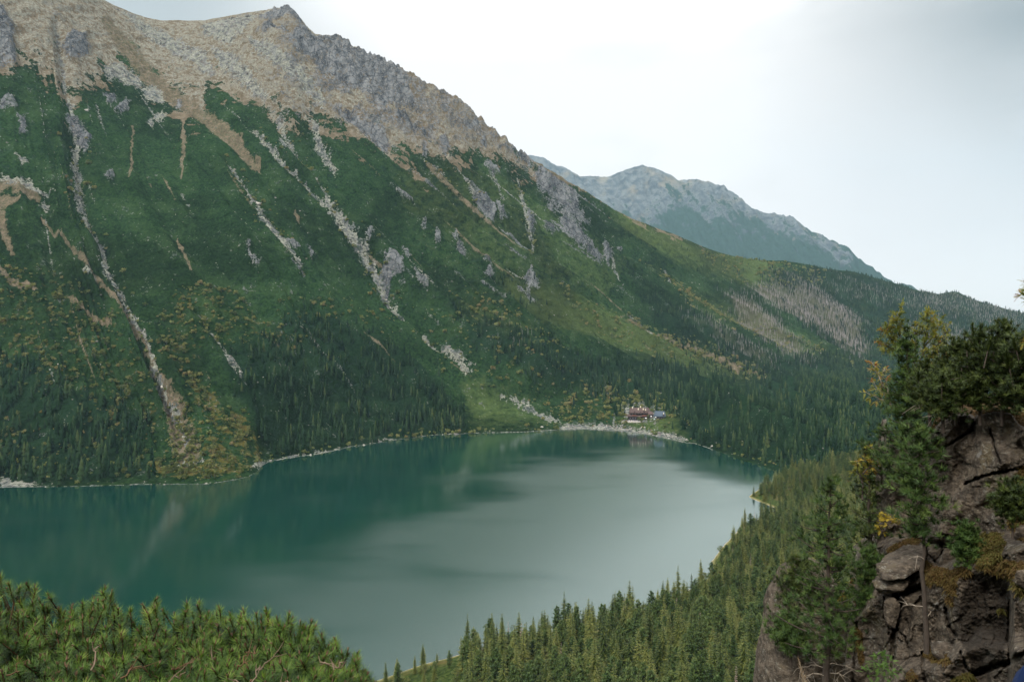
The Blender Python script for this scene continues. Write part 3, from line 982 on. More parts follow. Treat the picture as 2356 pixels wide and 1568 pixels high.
# ------------------------------------------------------------------ the farther mountain
def build_far():
    sk = np.array([(900, 250), (1100, 310), (1205, 354), (1250, 362), (1275, 378), (1300, 385), (1335, 406), (1365, 404), (1395, 408), (1420, 398), (1450, 386), (1478, 380),
                   (1505, 386), (1540, 400), (1560, 414), (1600, 412), (1640, 420), (1670, 432), (1700, 455), (1730, 478), (1760, 489),
                   (1800, 498), (1830, 503), (1850, 520), (1880, 540), (1930, 567), (1952, 567), (1962, 580), (1975, 598), (2010, 622),
                   (2060, 652), (2120, 685), (2250, 720), (2500, 770)], float)
    c = np.arange(950, 2480, 2.4)
    r = np.linspace(0, 1, 170)
    Yk = np.interp(c, [950, 1480, 1950, 2100, 2480], [9600, 8900, 7900, 7600, 7000])
    pk = lut(sk, c) + 2.2 * noise2(c / 14, c * 0 + 2) + 1.5 * noise2(c / 6, c * 0 + 8) * (c < 1960)
    Yb = Yk - 1800
    zb = 60.0
    zk = H + (HY - pk) / F * Yk
    Yg = Yb[None] + (Yk - Yb)[None] * r[:, None]
    Zg = zb + (zk - zb)[None] * r[:, None]
    Xg = (c - CX)[None] / F * Yg
    cc = np.broadcast_to(c[None], Yg.shape)
    rr = np.broadcast_to(r[:, None], Yg.shape)
    fall = Xg / 340 + rr * 1.6
    f = 1 - sstep(0.93, 1, rr)
    dz = f * (130 * ridged(fall, rr * 1.5, 5, 0.55) + 40 * fbm(Xg / 115, Zg / 115, 4))
    Zg = Zg + dz
    py = HY - (Zg - H) / Yg * F
    # dwarf pine low, pale rock above; line descends to the right
    edge = np.interp(cc, [1200, 1500, 1560, 1700, 1800, 1900, 1960, 2000], [520, 520, 480, 510, 545, 575, 600, 560])
    gr = (py - edge) / 90 + 0.6 * ridged(fall * 2.5, rr * 1.6, 4)
    gr = np.where(cc > 1965, 1.0, gr)
    rock = np.clip(0.75 - gr * 0.6, 0, 0.8)
    rock = np.maximum(rock, 0.9 * poly_mask(cc, py, [(1880, 640), (1900, 590), (1940, 568), (1960, 580), (1975, 615), (1960, 650)], 14))
    scr = np.clip(0.55 - gr * 0.4, 0, 0.6)
    V = np.stack([Xg, Yg, Zg], -1)
    b1 = V[-1].copy(); b1[:, 0] *= (b1[:, 1] + 200) / b1[:, 1]; b1[:, 1] += 200; b1[:, 2] -= 160
    b2 = V[-1].copy(); b2[:, 0] *= (b2[:, 1] + 1100) / b2[:, 1]; b2[:, 1] += 1100; b2[:, 2] = 0
    V = np.concatenate([V, b1[None], b2[None]], 0)

    def e(a):
        return np.concatenate([a, np.repeat(a[-1:], 2, 0)], 0).ravel()
    a1 = np.stack([e(rock), e(scr), e(np.zeros_like(rock))], 1)
    a2 = np.stack([np.clip(e(gr) * 0.5 + 0.5, 0, 1), e(np.zeros_like(rock)), e(np.zeros_like(rock))], 1)
    me = raw_mesh('far_mountain', V.reshape(-1, 3), grid_faces(V.shape[0], V.shape[1]), MAT_FAR, True, {'m1': a1, 'm2': a2})
    tag(obj('far_mountain', me), 'hazy grey rocky ridge rising behind the long green slope', 'mountain', kind='structure')


def far_material():
    m = M('far_rock')
    p = m.pos()
    c2 = m.sep(m.attr('m2', 'Color'))
    c1 = m.sep(m.attr('m1', 'Color'))
    nb = m.noise(p, 0.0032, 6, 0.65)
    nm = m.noise(p, 0.0105, 6, 0.7)
    nf = m.noise(p, 0.026, 5, 0.7)
    rock = m.mix(m.mr(nm, 0.35, 0.65), (0.040, 0.052, 0.062), (0.125, 0.142, 0.145))
    rock = m.mix(m.mr(nb, 0.5, 0.66, 0, 0.5), rock, (0.22, 0.19, 0.13))
    pine = m.mix(nf, (0.010, 0.028, 0.024), (0.030, 0.056, 0.040))
    g = m.math('ADD', c2[0], m.math('MULTIPLY', m.math('SUBTRACT', nb, 0.5), 1.2))
    g = m.math('ADD', g, m.math('MULTIPLY', m.math('SUBTRACT', nm, 0.5), 1.8))
    col = m.mix(m.mr(g, 0.53, 0.60), rock, pine)
    m.color(col)
    m.bump(nm, 1.0, 26.0)
    m.b.inputs['Roughness'].default_value = 1.0
    m.b.inputs['Specular IOR Level'].default_value = 0.0
    return m.m


MAT_FAR = far_material()
build_far()

# valley floor that closes the ground out to the horizon
def build_valley():
    n = 40
    xs = np.linspace(-5000, 8000, n)
    ys = np.linspace(-450, 11000, n)
    Xv, Yv = np.meshgrid(xs, ys)
    Zv = np.full(Xv.shape, -35.0)
    m = M('valley_ground')
    m.color(m.mix(m.noise(m.pos(), 0.01, 4), (0.02, 0.045, 0.02), (0.045, 0.07, 0.03)))
    me = raw_mesh('valley_ground', np.stack([Xv.ravel(), Yv.ravel(), Zv.ravel()], 1), grid_faces(n, n), m.m)
    tag(obj('valley_ground', me), 'dark green valley ground stretching out beyond the hills', 'ground', kind='structure')


build_valley()

# ------------------------------------------------------------------ near shore: the forested slope under the viewpoint
NEAR_SHORE = np.array([(-900, 480), (-700, 420), (-420, 320), (-250, 285), (-120, 300), (-67, 329), (-48, 345), (10, 378), (70, 405), (110, 440), (128, 458),
                       (140, 478), (146, 500), (165, 535), (190, 575), (212, 602), (238, 628), (250, 645), (244, 668), (238, 690), (250, 708),
                       (268, 732), (300, 772), (322, 805), (345, 860), (350, 1100)], float)


def near_height(x, y):
    x = np.asarray(x, float)
    y = np.asarray(y, float)
    d = seg_dist(x, y, NEAR_SHORE)
    poly = np.vstack([NEAR_SHORE, [(3000, 1100), (3000, -900), (-900, -900)]])
    sgn = np.where(inside(x, y, poly), 1.0, -1.0)
    d = d * sgn
    z = 0.25 * d + 0.0085 * np.maximum(0, d - 222) ** 2
    z = np.where(d > 330, 0.25 * 330 + 0.0085 * 108 ** 2 + (d - 330) * 0.35, z)
    z += np.clip(d / 25, 0, 1) * (3.0 * fbm(x / 40, y / 40, 3) + 1.2 * fbm(x / 11, y / 11, 2))
    z = np.where(d < 0, np.maximum(d * 0.4, -8), z)
    return z, d


def build_near():
    xs = np.arange(-520, 900, 6.0)
    ys = np.arange(-160, 1000, 6.0)
    Xn, Yn = np.meshgrid(xs, ys)
    z, d = near_height(Xn.ravel(), Yn.ravel())
    z = np.where(Yn.ravel() > 860, np.minimum(z, 20 - (Yn.ravel() - 860) * 0.4), z)
    m = M('forest_floor')
    p = m.pos()
    nf = m.noise(p, 0.5, 5, 0.65)
    nb = m.noise(p, 0.05, 4, 0.6)
    c = m.mix(m.mr(nf, 0.35, 0.65), (0.016, 0.030, 0.010), (0.055, 0.075, 0.022))
    c = m.mix(m.mr(nb, 0.5, 0.66), c, (0.085, 0.075, 0.028))
    dd = m.attr('rnd')
    stones = m.mix(m.mr(nf, 0.4, 0.6), (0.22, 0.2, 0.16), (0.42, 0.39, 0.33))
    c = m.mix(m.mr(m.math('ADD', dd, m.math('MULTIPLY', m.math('SUBTRACT', nf, 0.5), 4.0)), 4.0, 2.6), c, (0.13, 0.125, 0.05))
    c = m.mix(m.mr(m.math('ADD', dd, m.math('MULTIPLY', m.math('SUBTRACT', nf, 0.5), 6.0)), 1.6, 0.2), c, stones)
    m.color(c)
    m.bump(nf, 0.7, 1.0)
    m.b.inputs['Roughness'].default_value = 1.0
    m.b.inputs['Specular IOR Level'].default_value = 0.0
    me = raw_mesh('slope', np.stack([Xn.ravel(), Yn.ravel(), z], 1), grid_faces(len(ys), len(xs)), m.m, True, {'rnd': d})
    tag(obj('slope', me), 'steep forested ground falling from the viewpoint to the near lakeshore', 'slope', kind='structure')


build_near()

# ------------------------------------------------------------------ trees
MAT_BARK = M('bark').color((0.045, 0.035, 0.028)).m
MAT_GREYBARK = M('grey_bark').color((0.17, 0.145, 0.125)).m
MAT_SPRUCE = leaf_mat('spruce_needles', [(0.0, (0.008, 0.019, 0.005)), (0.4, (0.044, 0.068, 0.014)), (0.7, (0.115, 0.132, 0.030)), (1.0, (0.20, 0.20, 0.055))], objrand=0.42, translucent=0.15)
MAT_DEADN = leaf_mat('dead_needles', [(0.0, (0.10, 0.075, 0.06)), (1.0, (0.26, 0.20, 0.16))], objrand=0.5, translucent=0.0)
MAT_PINE = leaf_mat('pine_needles', [(0.0, (0.012, 0.028, 0.008)), (0.45, (0.042, 0.078, 0.020)), (0.8, (0.10, 0.135, 0.038)), (1.0, (0.16, 0.175, 0.058))], objrand=0.3, translucent=0.15)
MAT_YEL = leaf_mat('yellow_leaves', [(0.0, (0.04, 0.062, 0.014)), (0.4, (0.085, 0.112, 0.028)), (0.65, (0.15, 0.170, 0.050)), (0.9, (0.205, 0.205, 0.072)), (1.0, (0.19, 0.150, 0.065))], objrand=0.6, translucent=0.3)
MAT_FARTREE = leaf_mat('far_needles', [(0.0, (0.004, 0.013, 0.007)), (0.5, (0.011, 0.025, 0.0125)), (0.85, (0.022, 0.041, 0.018)), (1.0, (0.040, 0.056, 0.023))], translucent=0.0, rough=0.9, spec=0.0)
MAT_FARDEAD = leaf_mat('bare_grey_wood', [(0.0, (0.17, 0.15, 0.155)), (1.0, (0.38, 0.35, 0.35))], translucent=0.0, rough=0.9, spec=0.0)


def blades(g, base, tip, width, side, a):
    """flat triangular sprays: base points (n,3), tips (n,3), side vectors (n,3)"""
    n = len(base)
    V = np.empty((n, 3, 3))
    V[:, 0] = base - side * width[:, None]
    V[:, 1] = base + side * width[:, None]
    V[:, 2] = tip
    idx = np.arange(n * 3).reshape(n, 3)
    aa = np.repeat(np.asarray(a, float), 3)
    g.add(V.reshape(-1, 3), idx, aa)


def spruce_proto(seed, h=15.0, rad=2.3, whorls=22, per=8, bare=0.06, dense=1.0, slim=0.62):
    """returns (crown Geo, trunk Geo): drooping serrated branches in whorls"""
    r = np.random.default_rng(seed)
    g, t = Geo(), Geo()
    lean = r.normal(0, 0.012, 2) * h
    tube(t, [(0, 0, -1.0), (0, 0, 0), (lean[0] * .4, lean[1] * .4, h * .5), (lean[0], lean[1], h * .985)], [h * .017, h * .015, h * .008, h * .0015], 5)
    zs = bare + (1 - bare) * (np.arange(whorls) + 0.5) / whorls
    for i, zf in enumerate(zs):
        R_ = rad * (1 - zf) ** slim * (0.82 + 0.36 * r.random()) + 0.10
        n = max(4, int(round(per * (0.55 + 0.6 * (1 - zf)))))
        ph = r.random() * 6.28
        for j in range(n):
            if r.random() > 0.93 * dense:
                continue
            th = ph + 6.283 * j / n + r.normal(0, .16)
            L_ = R_ * (0.65 + 0.5 * r.random())
            z0 = h * zf + r.normal(0, .12)
            d = np.array([math.cos(th), math.sin(th), 0.0])
            s = np.array([-d[1], d[0], 0.0])
            base = np.array([lean[0] * zf, lean[1] * zf, z0])
            droop = 0.30 + 0.35 * (1 - zf)
            K = 6 if L_ > 0.8 else 4
            u = np.linspace(0.12, 1.0, K)
            P = base + d * (L_ * u)[:, None] + np.array([0, 0, 1.0]) * (-(u * droop - 0.22 * u * u) * L_)[:, None]
            w = L_ * 0.30 * (1.08 - u) + 0.07
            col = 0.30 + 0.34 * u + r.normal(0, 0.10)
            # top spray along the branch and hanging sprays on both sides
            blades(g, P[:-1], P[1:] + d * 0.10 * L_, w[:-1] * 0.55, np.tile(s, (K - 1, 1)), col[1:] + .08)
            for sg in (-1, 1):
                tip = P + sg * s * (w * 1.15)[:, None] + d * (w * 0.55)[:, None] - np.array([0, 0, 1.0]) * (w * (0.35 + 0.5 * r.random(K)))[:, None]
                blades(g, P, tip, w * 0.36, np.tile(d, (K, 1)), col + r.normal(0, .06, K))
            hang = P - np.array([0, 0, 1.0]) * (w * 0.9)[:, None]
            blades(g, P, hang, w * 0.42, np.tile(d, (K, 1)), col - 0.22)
    # leader
    top = np.array([lean[0], lean[1], h])
    for k in range(5):
        th = k * 1.256 + r.random()
        d = np.array([math.cos(th), math.sin(th), 0])
        blades(g, np.array([top - (0, 0, h * .045)]), np.array([top + d * .05 + (0, 0, .1)]), np.array([h * .008]), np.array([[-d[1], d[0], 0]]), [0.6])
    return g, t


def unit_rand(r, n):
    v = r.normal(size=(n, 3))
    return v / (np.linalg.norm(v, axis=1, keepdims=True) + 1e-9)


def leaf_cloud(g, r, centers, radii, n_per, size, col, flat=0.75, shell=0.5, jit=0.12):
    """many small leaf faces spread through clumps"""
    for c, rad, k in zip(centers, radii, col):
        u = unit_rand(r, n_per)
        q = rad * (shell + (1 - shell) * r.random(n_per)) ** 0.6
        P = c + u * q[:, None] * np.array([1, 1, flat])
        ax = unit_rand(r, n_per)
        s = np.cross(ax, unit_rand(r, n_per))
        s /= np.linalg.norm(s, axis=1, keepdims=True) + 1e-9
        L_ = size * (0.6 + 0.8 * r.random(n_per))
        blades(g, P, P + ax * L_[:, None], L_ * 0.42, s, k + r.normal(0, jit, n_per))


def broad_proto(seed, h=7.0, rad=2.4, clumps=16, n_per=46, size=0.42):
    r = np.random.default_rng(seed)
    g, t = Geo(), Geo()
    cen, rr, col = [], [], []
    tops = []
    for i in range(clumps):
        zf = 0.30 + 0.66 * r.random()
        env = math.sin(math.pi * min(1, max(0.05, (zf - 0.12) / 0.98))) ** 0.7
        th = r.random() * 6.283
        q = rad * env * math.sqrt(r.random()) * 0.85
        c = np.array([q * math.cos(th), q * math.sin(th), zf * h])
        cen.append(c)
        rr.append(rad * (0.26 + 0.2 * r.random()))
        col.append(0.40 + r.normal(0, .15))
        tops.append(c)
    leaf_cloud(g, r, cen, rr, n_per, size, col)
    tube(t, [(0, 0, -.6), (0, 0, h * .25), (0.1, 0.05, h * .6)], [h * .018, h * .014, h * .006], 5)
    for c in tops[:9]:
        tube(t, [(0, 0, h * .18), c * np.array([.5, .5, .7]), c], [h * .009, h * .006, h * .002], 4, caps=False)
    return g, t


def pine_proto(seed, h=9.0, rad=1.9, whorls=15, per=6, tufts=9, tn=16, tlen=0.30, wid=0.035, bare=0.1, top=0.55, prof=None, lumpy=0.0):
    """stone pine: upswept limbs that end in dense round needle tufts"""
    r = np.random.default_rng(seed)
    g, t = Geo(), Geo()
    sway = r.normal(0, .02, 2) * h
    tr = lambda zf: np.array([sway[0] * zf * zf, sway[1] * zf * zf, h * zf])
    tube(t, [tr(z) - np.array([0, 0, .8 if z == 0 else 0]) for z in np.linspace(0, .98, 9)], np.linspace(h * .017, h * .003, 9), 7)
    zs = bare + (1 - bare) * ((np.arange(whorls) + .5) / whorls)
    lob = r.random(7) * 6.28
    for zf in zs:
        if prof is None:
            env = ((1 - zf) ** top) * min(1.0, 0.45 + (zf - bare) * 3.0)
        else:
            env = np.interp(zf, prof[0], prof[1])
        for j in range(per):
            th = 6.283 * (j + r.random()) / per
            e2 = env * (1 + lumpy * math.sin(3 * th + 9 * zf + lob[0]))
            L_ = rad * max(0.12, e2) * (0.55 + 0.6 * r.random())
            d = np.array([math.cos(th), math.sin(th), 0])
            b = tr(zf)
            up = r.normal(0.10, .22)
            u = np.linspace(0, 1, 5)
            P = b + d * (L_ * u)[:, None] + np.array([0, 0, 1.0]) * (L_ * (up * u + 0.32 * u * u))[:, None]
            tube(t, P, np.linspace(.035, .010, 5) * h / 9, 4, caps=False)
            nt = max(2, int(tufts * min(1, L_ / rad + .15)))
            uu = 1 - (r.random(nt) ** 1.5) * 0.75
            C = b + d * (L_ * uu)[:, None] + np.array([0, 0, 1.0]) * (L_ * (up * uu + 0.32 * uu * uu))[:, None]
            C = C + r.normal(0, .14 * L_ + .05, (nt, 3)) * np.array([1, 1, .8])
            axis = d * 0.5 + np.array([0, 0, .9])
            for c in C:
                tuft(g, r, c, axis + r.normal(0, .35, 3), tlen * (0.8 + .4 * r.random()), tn, wid, 0.45 + r.normal(0, .13))
    tuft(g, r, tr(1.0), np.array([0, 0, 1.0]), tlen * 1.2, tn * 2, wid, .6)
    return g, t


def tuft(g, r, c, axis, L_, n, wid, col, spread=1.05, curl=0.0):
    """one shoot end: n needles fanning round an axis"""
    axis = axis / (np.linalg.norm(axis) + 1e-9)
    a = np.array([1.0, 0, 0]) if abs(axis[0]) < .8 else np.array([0, 1.0, 0])
    u = np.cross(axis, a)
    u /= np.linalg.norm(u)
    w = np.cross(axis, u)
    th = r.random(n) * 6.283
    ang = spread * np.sqrt(r.random(n)) * 1.25
    D = np.cos(ang)[:, None] * axis + np.sin(ang)[:, None] * (np.cos(th)[:, None] * u + np.sin(th)[:, None] * w)
    s = np.cross(D, axis + 1e-3)
    s /= np.linalg.norm(s, axis=1, keepdims=True) + 1e-9
    st = c + axis * (r.random(n) * L_ * .35 - L_ * .25)[:, None]
    ln = L_ * (0.75 + .4 * r.random(n))
    blades(g, st, st + D * ln[:, None], np.full(n, wid), s, col + r.normal(0, .08, n) + 0.10 * (1 - ang))


def tri_count(g):
    return sum(len(f) for f in g.f)


# ---- protos: meshes shared by every tree of a kind
SPR = []
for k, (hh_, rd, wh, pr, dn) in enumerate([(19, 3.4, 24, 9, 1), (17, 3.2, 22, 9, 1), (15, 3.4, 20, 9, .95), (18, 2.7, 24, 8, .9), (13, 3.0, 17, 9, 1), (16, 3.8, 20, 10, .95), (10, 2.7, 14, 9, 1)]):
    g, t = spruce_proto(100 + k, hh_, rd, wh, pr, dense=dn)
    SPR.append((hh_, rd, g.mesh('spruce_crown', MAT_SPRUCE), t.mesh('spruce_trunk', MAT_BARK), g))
DEADT = []
for k, (hh_, rd, dn) in enumerate([(13, 1.3, .75), (11, 1.4, .8)]):
    g, t = spruce_proto(140 + k, hh_, rd, 16, 6, dense=dn)
    DEADT.append((hh_, rd, g.mesh('dead_crown', MAT_DEADN), t.mesh('dead_trunk', MAT_GREYBARK), g))
PIN = []
for k, (hh_, rd) in enumerate([(14, 3.1), (12, 3.0), (15, 3.2)]):
    g, t = pine_proto(160 + k, hh_, rd, 12, 6, tufts=8, tn=8, tlen=.8, wid=.15, bare=.12, top=.5)
    PIN.append((hh_, rd, g.mesh('pine_crown', MAT_PINE), t.mesh('pine_trunk', MAT_BARK), g))
BRD = []
for k, (hh_, rd) in enumerate([(9, 2.8), (8, 3.0), (11, 2.7), (7, 2.8)]):
    g, t = broad_proto(180 + k, hh_, rd)
    BRD.append((hh_, rd, g.mesh('leafy_crown', MAT_YEL), t.mesh('slender_trunk', MAT_GREYBARK), g))
SHR = []
for k, (hh_, rd) in enumerate([(4.6, 1.9), (3.6, 2.2), (5.4, 1.7)]):
    g, t = broad_proto(190 + k, hh_, rd, 9, 22, .6)
    SHR.append((hh_, rd, g.mesh('shrub_leaves', MAT_YEL), t.mesh('shrub_stem', MAT_GREYBARK), g))


def plant(name, proto, loc, scale, rz, label, cat, group):
    r_ = empty(name, loc, rz)
    r_.scale = (scale, scale, scale)
    tag(r_, label, cat, group)
    obj('crown', proto[2], r_)
    obj('trunk', proto[3], r_)
    return r_


def stamp(g, base, loc, scale, rz, tint=0.0):
    """copies a Geo (already merged arrays) at many places into g; base=(V,F,a)"""
    V, Fc, a = base
    n = len(loc)
    c, s_ = np.cos(rz), np.sin(rz)
    X = V[None, :, 0] * scale[:, None]
    Y = V[None, :, 1] * scale[:, None]
    Z = V[None, :, 2] * scale[:, None]
    P = np.stack([X * c[:, None] - Y * s_[:, None] + loc[:, None, 0], X * s_[:, None] + Y * c[:, None] + loc[:, None, 1], Z + loc[:, None, 2]], -1)
    Fi = Fc[None] + (np.arange(n) * len(V))[:, None, None]
    aa = a[None] + np.broadcast_to(np.asarray(tint), (n,))[:, None]
    g.add(P.reshape(-1, 3), Fi.reshape(-1, 3), aa.ravel())


def project(x, y, z):
    return CX + F * x / y, HY - F * (z - H) / y


# ---- where the near trees stand
def near_sites():
    r = np.random.default_rng(21)
    sp = 6.0
    xs = np.arange(-120, 560, sp)
    ys = np.arange(95, 800, sp)
    X, Y = np.meshgrid(xs, ys)
    X = X.ravel() + r.uniform(-.42, .42, X.size) * sp
    Y = Y.ravel() + r.uniform(-.42, .42, Y.size) * sp
    z, d = near_height(X, Y)
    px, py = project(X, Y, z)
    k = (d > 3.2) & (px > 820) & (px < 2330) & (py - 40 * 300 / Y < 1640) & (d < 330)
    # open meadow at the left end of the wood
    dens = np.clip((px - 1010) / 60, 0.0, 1) * 0.97
    dens = np.where(px < 1040, 0.22 * (d < 45) + 0.12, dens)
    dens *= np.where(d < 9, 0.5, 1)
    dens *= np.where(fbm(X / 30, Y / 30, 2) > 0.42, 0.45, 1)
    k &= r.random(X.size) < dens
    return X[k], Y[k], z[k], d[k], px[k], py[k], r


def visible_share(items, occl):
    """items: list of (px_center, py_base, py_top, half_width_px, depth); returns visible pixel counts on a coarse raster"""
    W_, H_ = 1178, 784
    zb = np.zeros((H_, W_), bool)
    for P in occl:
        xx, yy = np.meshgrid(np.arange(W_) * 2, np.arange(H_) * 2)
        zb |= inside(xx.astype(float), yy.astype(float), P)
    vis = np.zeros(len(items), int)
    for i in np.argsort([it[4] for it in items]):
        cx_, b, tp, hw, _ = items[i]
        y0, y1 = int(max(0, tp / 2)), int(min(H_, b / 2))
        for y in range(y0, y1):
            f_ = (y * 2 - tp) / (b - tp + 1e-6)
            w = hw * (0.15 + 0.85 * f_)
            x0, x1 = int(max(0, (cx_ - w) / 2)), int(min(W_, (cx_ + w) / 2 + 1))
            if x1 > x0:
                row = zb[y, x0:x1]
                vis[i] += int((~row).sum())
                row[:] = True
    return vis


OCCL = [[(1755, 1600), (1780, 1400), (1800, 1290), (1860, 1200), (1900, 1120), (1960, 1080), (2010, 930), (2070, 760), (2100, 800), (2356, 760), (2360, 1600)],
        [(-10, 1340), (80, 1350), (250, 1360), (300, 1400), (500, 1410), (640, 1420), (760, 1490), (850, 1570), (-10, 1580)]]


def near_forest():
    X, Y, z, d, px, py, r = near_sites()
    n = len(X)
    kind = np.full(n, 's', dtype='<U1')
    u = r.random(n)
    kind[u < 0.36] = 'p'
    yel = 0.09 + 0.16 * np.clip((px - 1350) / 300, 0, 1) * np.clip((py - 1150) / 150, 0, 1)
    yel = np.where((py < 1190) & (Y > 560), 0.22, yel)
    yel = np.where(px < 1060, 0.25, yel)
    kind[(u > 0.4) & (u < 0.4 + yel)] = 'y'
    kind[(u > 0.975)] = 'd'
    edge = d < 14
    kind[edge & (kind == 'p') & (r.random(n) < .6)] = 's'
    pi = r.integers(0, 100, n)
    hgt_, hw, sc_, pr = np.zeros(n), np.zeros(n), np.zeros(n), []
    for i in range(n):
        L_ = {'s': SPR, 'p': PIN, 'y': BRD, 'd': DEADT}[kind[i]]
        p_ = L_[pi[i] % len(L_)]
        s_ = 0.78 + 0.55 * r.random() ** 1.5
        if px[i] < 1060:
            s_ *= 0.62
        if Y[i] > 560:
            s_ *= 0.9
        pr.append(p_)
        sc_[i] = s_
        hgt_[i] = p_[0] * s_
        hw[i] = p_[1] * s_
    items = [(px[i], py[i], HY - F * (z[i] + hgt_[i] - H) / Y[i], hw[i] / Y[i] * F, Y[i]) for i in range(n)]
    vis = visible_share(items, OCCL)
    rz = r.random(n) * 6.283
    stuff = {k: [] for k in 'spyd'}
    cap = {'s': 300, 'p': 250, 'y': 200, 'd': 60}
    cnt = {k: 0 for k in 'spyd'}
    info = {'s': ('spruce_tree', 'spruce', 'spruces in the lakeside forest'), 'p': ('stone_pine', 'pine', 'round-crowned pines in the lakeside forest'),
            'y': ('birch_tree', 'birch', 'yellowing trees in the lakeside forest'), 'd': ('dead_spruce', 'dead tree', 'dead spruces in the lakeside forest')}
    size_w = lambda v: 'tall' if v > 14 else ('medium-sized' if v > 10.5 else 'short')
    used = {}
    for i in np.argsort(-vis):
        k = kind[i]
        if cnt[k] >= cap[k] or vis[i] < 6:
            if vis[i] >= 0:
                stuff[k].append(i)
            continue
        cnt[k] += 1
        nm, cat, grp = info[k]
        noun = {'s': 'dark pointed spruce', 'p': 'olive round-topped pine', 'y': 'yellow-green leafy birch', 'd': 'grey-brown dead spruce'}[k]
        if px[i] < 1065:
            where = 'on the open grassy shore'
        elif Y[i] > 600:
            where = 'beside the small wooded spit' if px[i] < 1850 else 'far back below the dark valley forest'
        elif d[i] < 22:
            where = 'in the waterside row' + (' near the grassy shore' if px[i] < 1250 else (' midway along the wood' if px[i] < 1480 else ' by the bare headland'))
        elif d[i] < 60:
            where = 'just behind the waterside row' + (' near the grassy shore' if px[i] < 1300 else (' midway along' if px[i] < 1560 else ' by the headland'))
        elif py[i] > 1560:
            where = 'along the bottom edge' + (' left of centre' if px[i] < 1400 else (' near the middle' if px[i] < 1600 else ' next to the rock spire'))
        else:
            where = 'deep in the wood' + (' left of the rock spire' if py[i] > 1400 else (' below the cliff pines' if px[i] > 1640 else ' on the middle slope'))
        lab = f'{size_w(hgt_[i])} {noun} {where}'
        plant(nm, pr[i], (X[i], Y[i], z[i] - .2), sc_[i], rz[i], lab, cat, grp)
    for k, nm, lab, mt in (('s', 'spruce_forest', 'mass of spruces packed behind the nearer trees of the lakeside wood', MAT_SPRUCE),
                           ('p', 'pine_forest', 'further round pines filling the lakeside wood', MAT_PINE),
                           ('y', 'leafy_undergrowth', 'yellowing leafy trees filling gaps in the lakeside wood', MAT_YEL),
                           ('d', 'dead_wood', 'scattered dead spruces deep in the lakeside wood', MAT_DEADN)):
        if not stuff[k]:
            continue
        g = Geo()
        ids = np.array(stuff[k])
        L_ = {'s': SPR, 'p': PIN, 'y': BRD, 'd': DEADT}[k]
        for q, p_ in enumerate(L_):
            sel = ids[(pi[ids] % len(L_)) == q]
            if len(sel) == 0:
                continue
            stamp(g, p_[4].arrays(), np.stack([X[sel], Y[sel], z[sel] - .2], 1), sc_[sel], rz[sel], r.normal(0, .13, len(sel)))
        o = obj(nm, g.mesh(nm, mt))
        tag(o, lab, nm.replace('_', ' '), kind='stuff')
    print('near forest', n, cnt, {k: len(v) for k, v in stuff.items()})


near_forest()


# ---- far stands on the mountain: too many to count
def far_tree_base(seed, layers=4, sides=6, jag=.25):
    r = np.random.default_rng(seed)
    g = Geo()
    for i in range(layers):
        z0 = i / layers * 0.92
        z1 = min(1.0, z0 + 1.55 / layers)
        rad = 0.145 * (1 - z0) ** .9 + .02
        th = np.arange(sides) / sides * 6.283 + r.random() * 2
        rr = rad * (1 + jag * r.normal(size=sides))
        V = np.concatenate([np.stack([rr * np.cos(th), rr * np.sin(th), z0 + 0.03 * r.normal(size=sides)], 1), [[0, 0, z1]]])
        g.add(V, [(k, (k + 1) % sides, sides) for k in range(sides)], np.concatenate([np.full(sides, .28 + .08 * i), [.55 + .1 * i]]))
    return g.arrays()


def bare_tree_base(seed):
    r = np.random.default_rng(seed)
    g = Geo()
    tube(g, [(0, 0, 0), (0, 0, .5), (0, 0, 1.0)], [.02, .014, .004], 3, .5, caps=False)
    n = 16
    zf = r.uniform(.25, .95, n)
    th = r.random(n) * 6.283
    L_ = .13 * (1.15 - zf) * r.uniform(.6, 1.3, n)
    b = np.stack([np.zeros(n), np.zeros(n), zf], 1)
    d = np.stack([np.cos(th), np.sin(th), -.25 + 0 * th], 1)
    blades(g, b, b + d * L_[:, None], np.full(n, .020), np.tile([0, 0, 1.0], (n, 1)), np.full(n, .5))
    return g.arrays()


def shrub_base(seed):
    r = np.random.default_rng(seed)
    g = Geo()
    leaf_cloud(g, r, [np.array([0, 0, .5]), np.array([.3, .1, .4]), np.array([-.25, .2, .35]), np.array([0, -.3, .65])], [.42, .34, .36, .3], 14, .42, [.45, .34, .5, .58])
    return g.arrays()


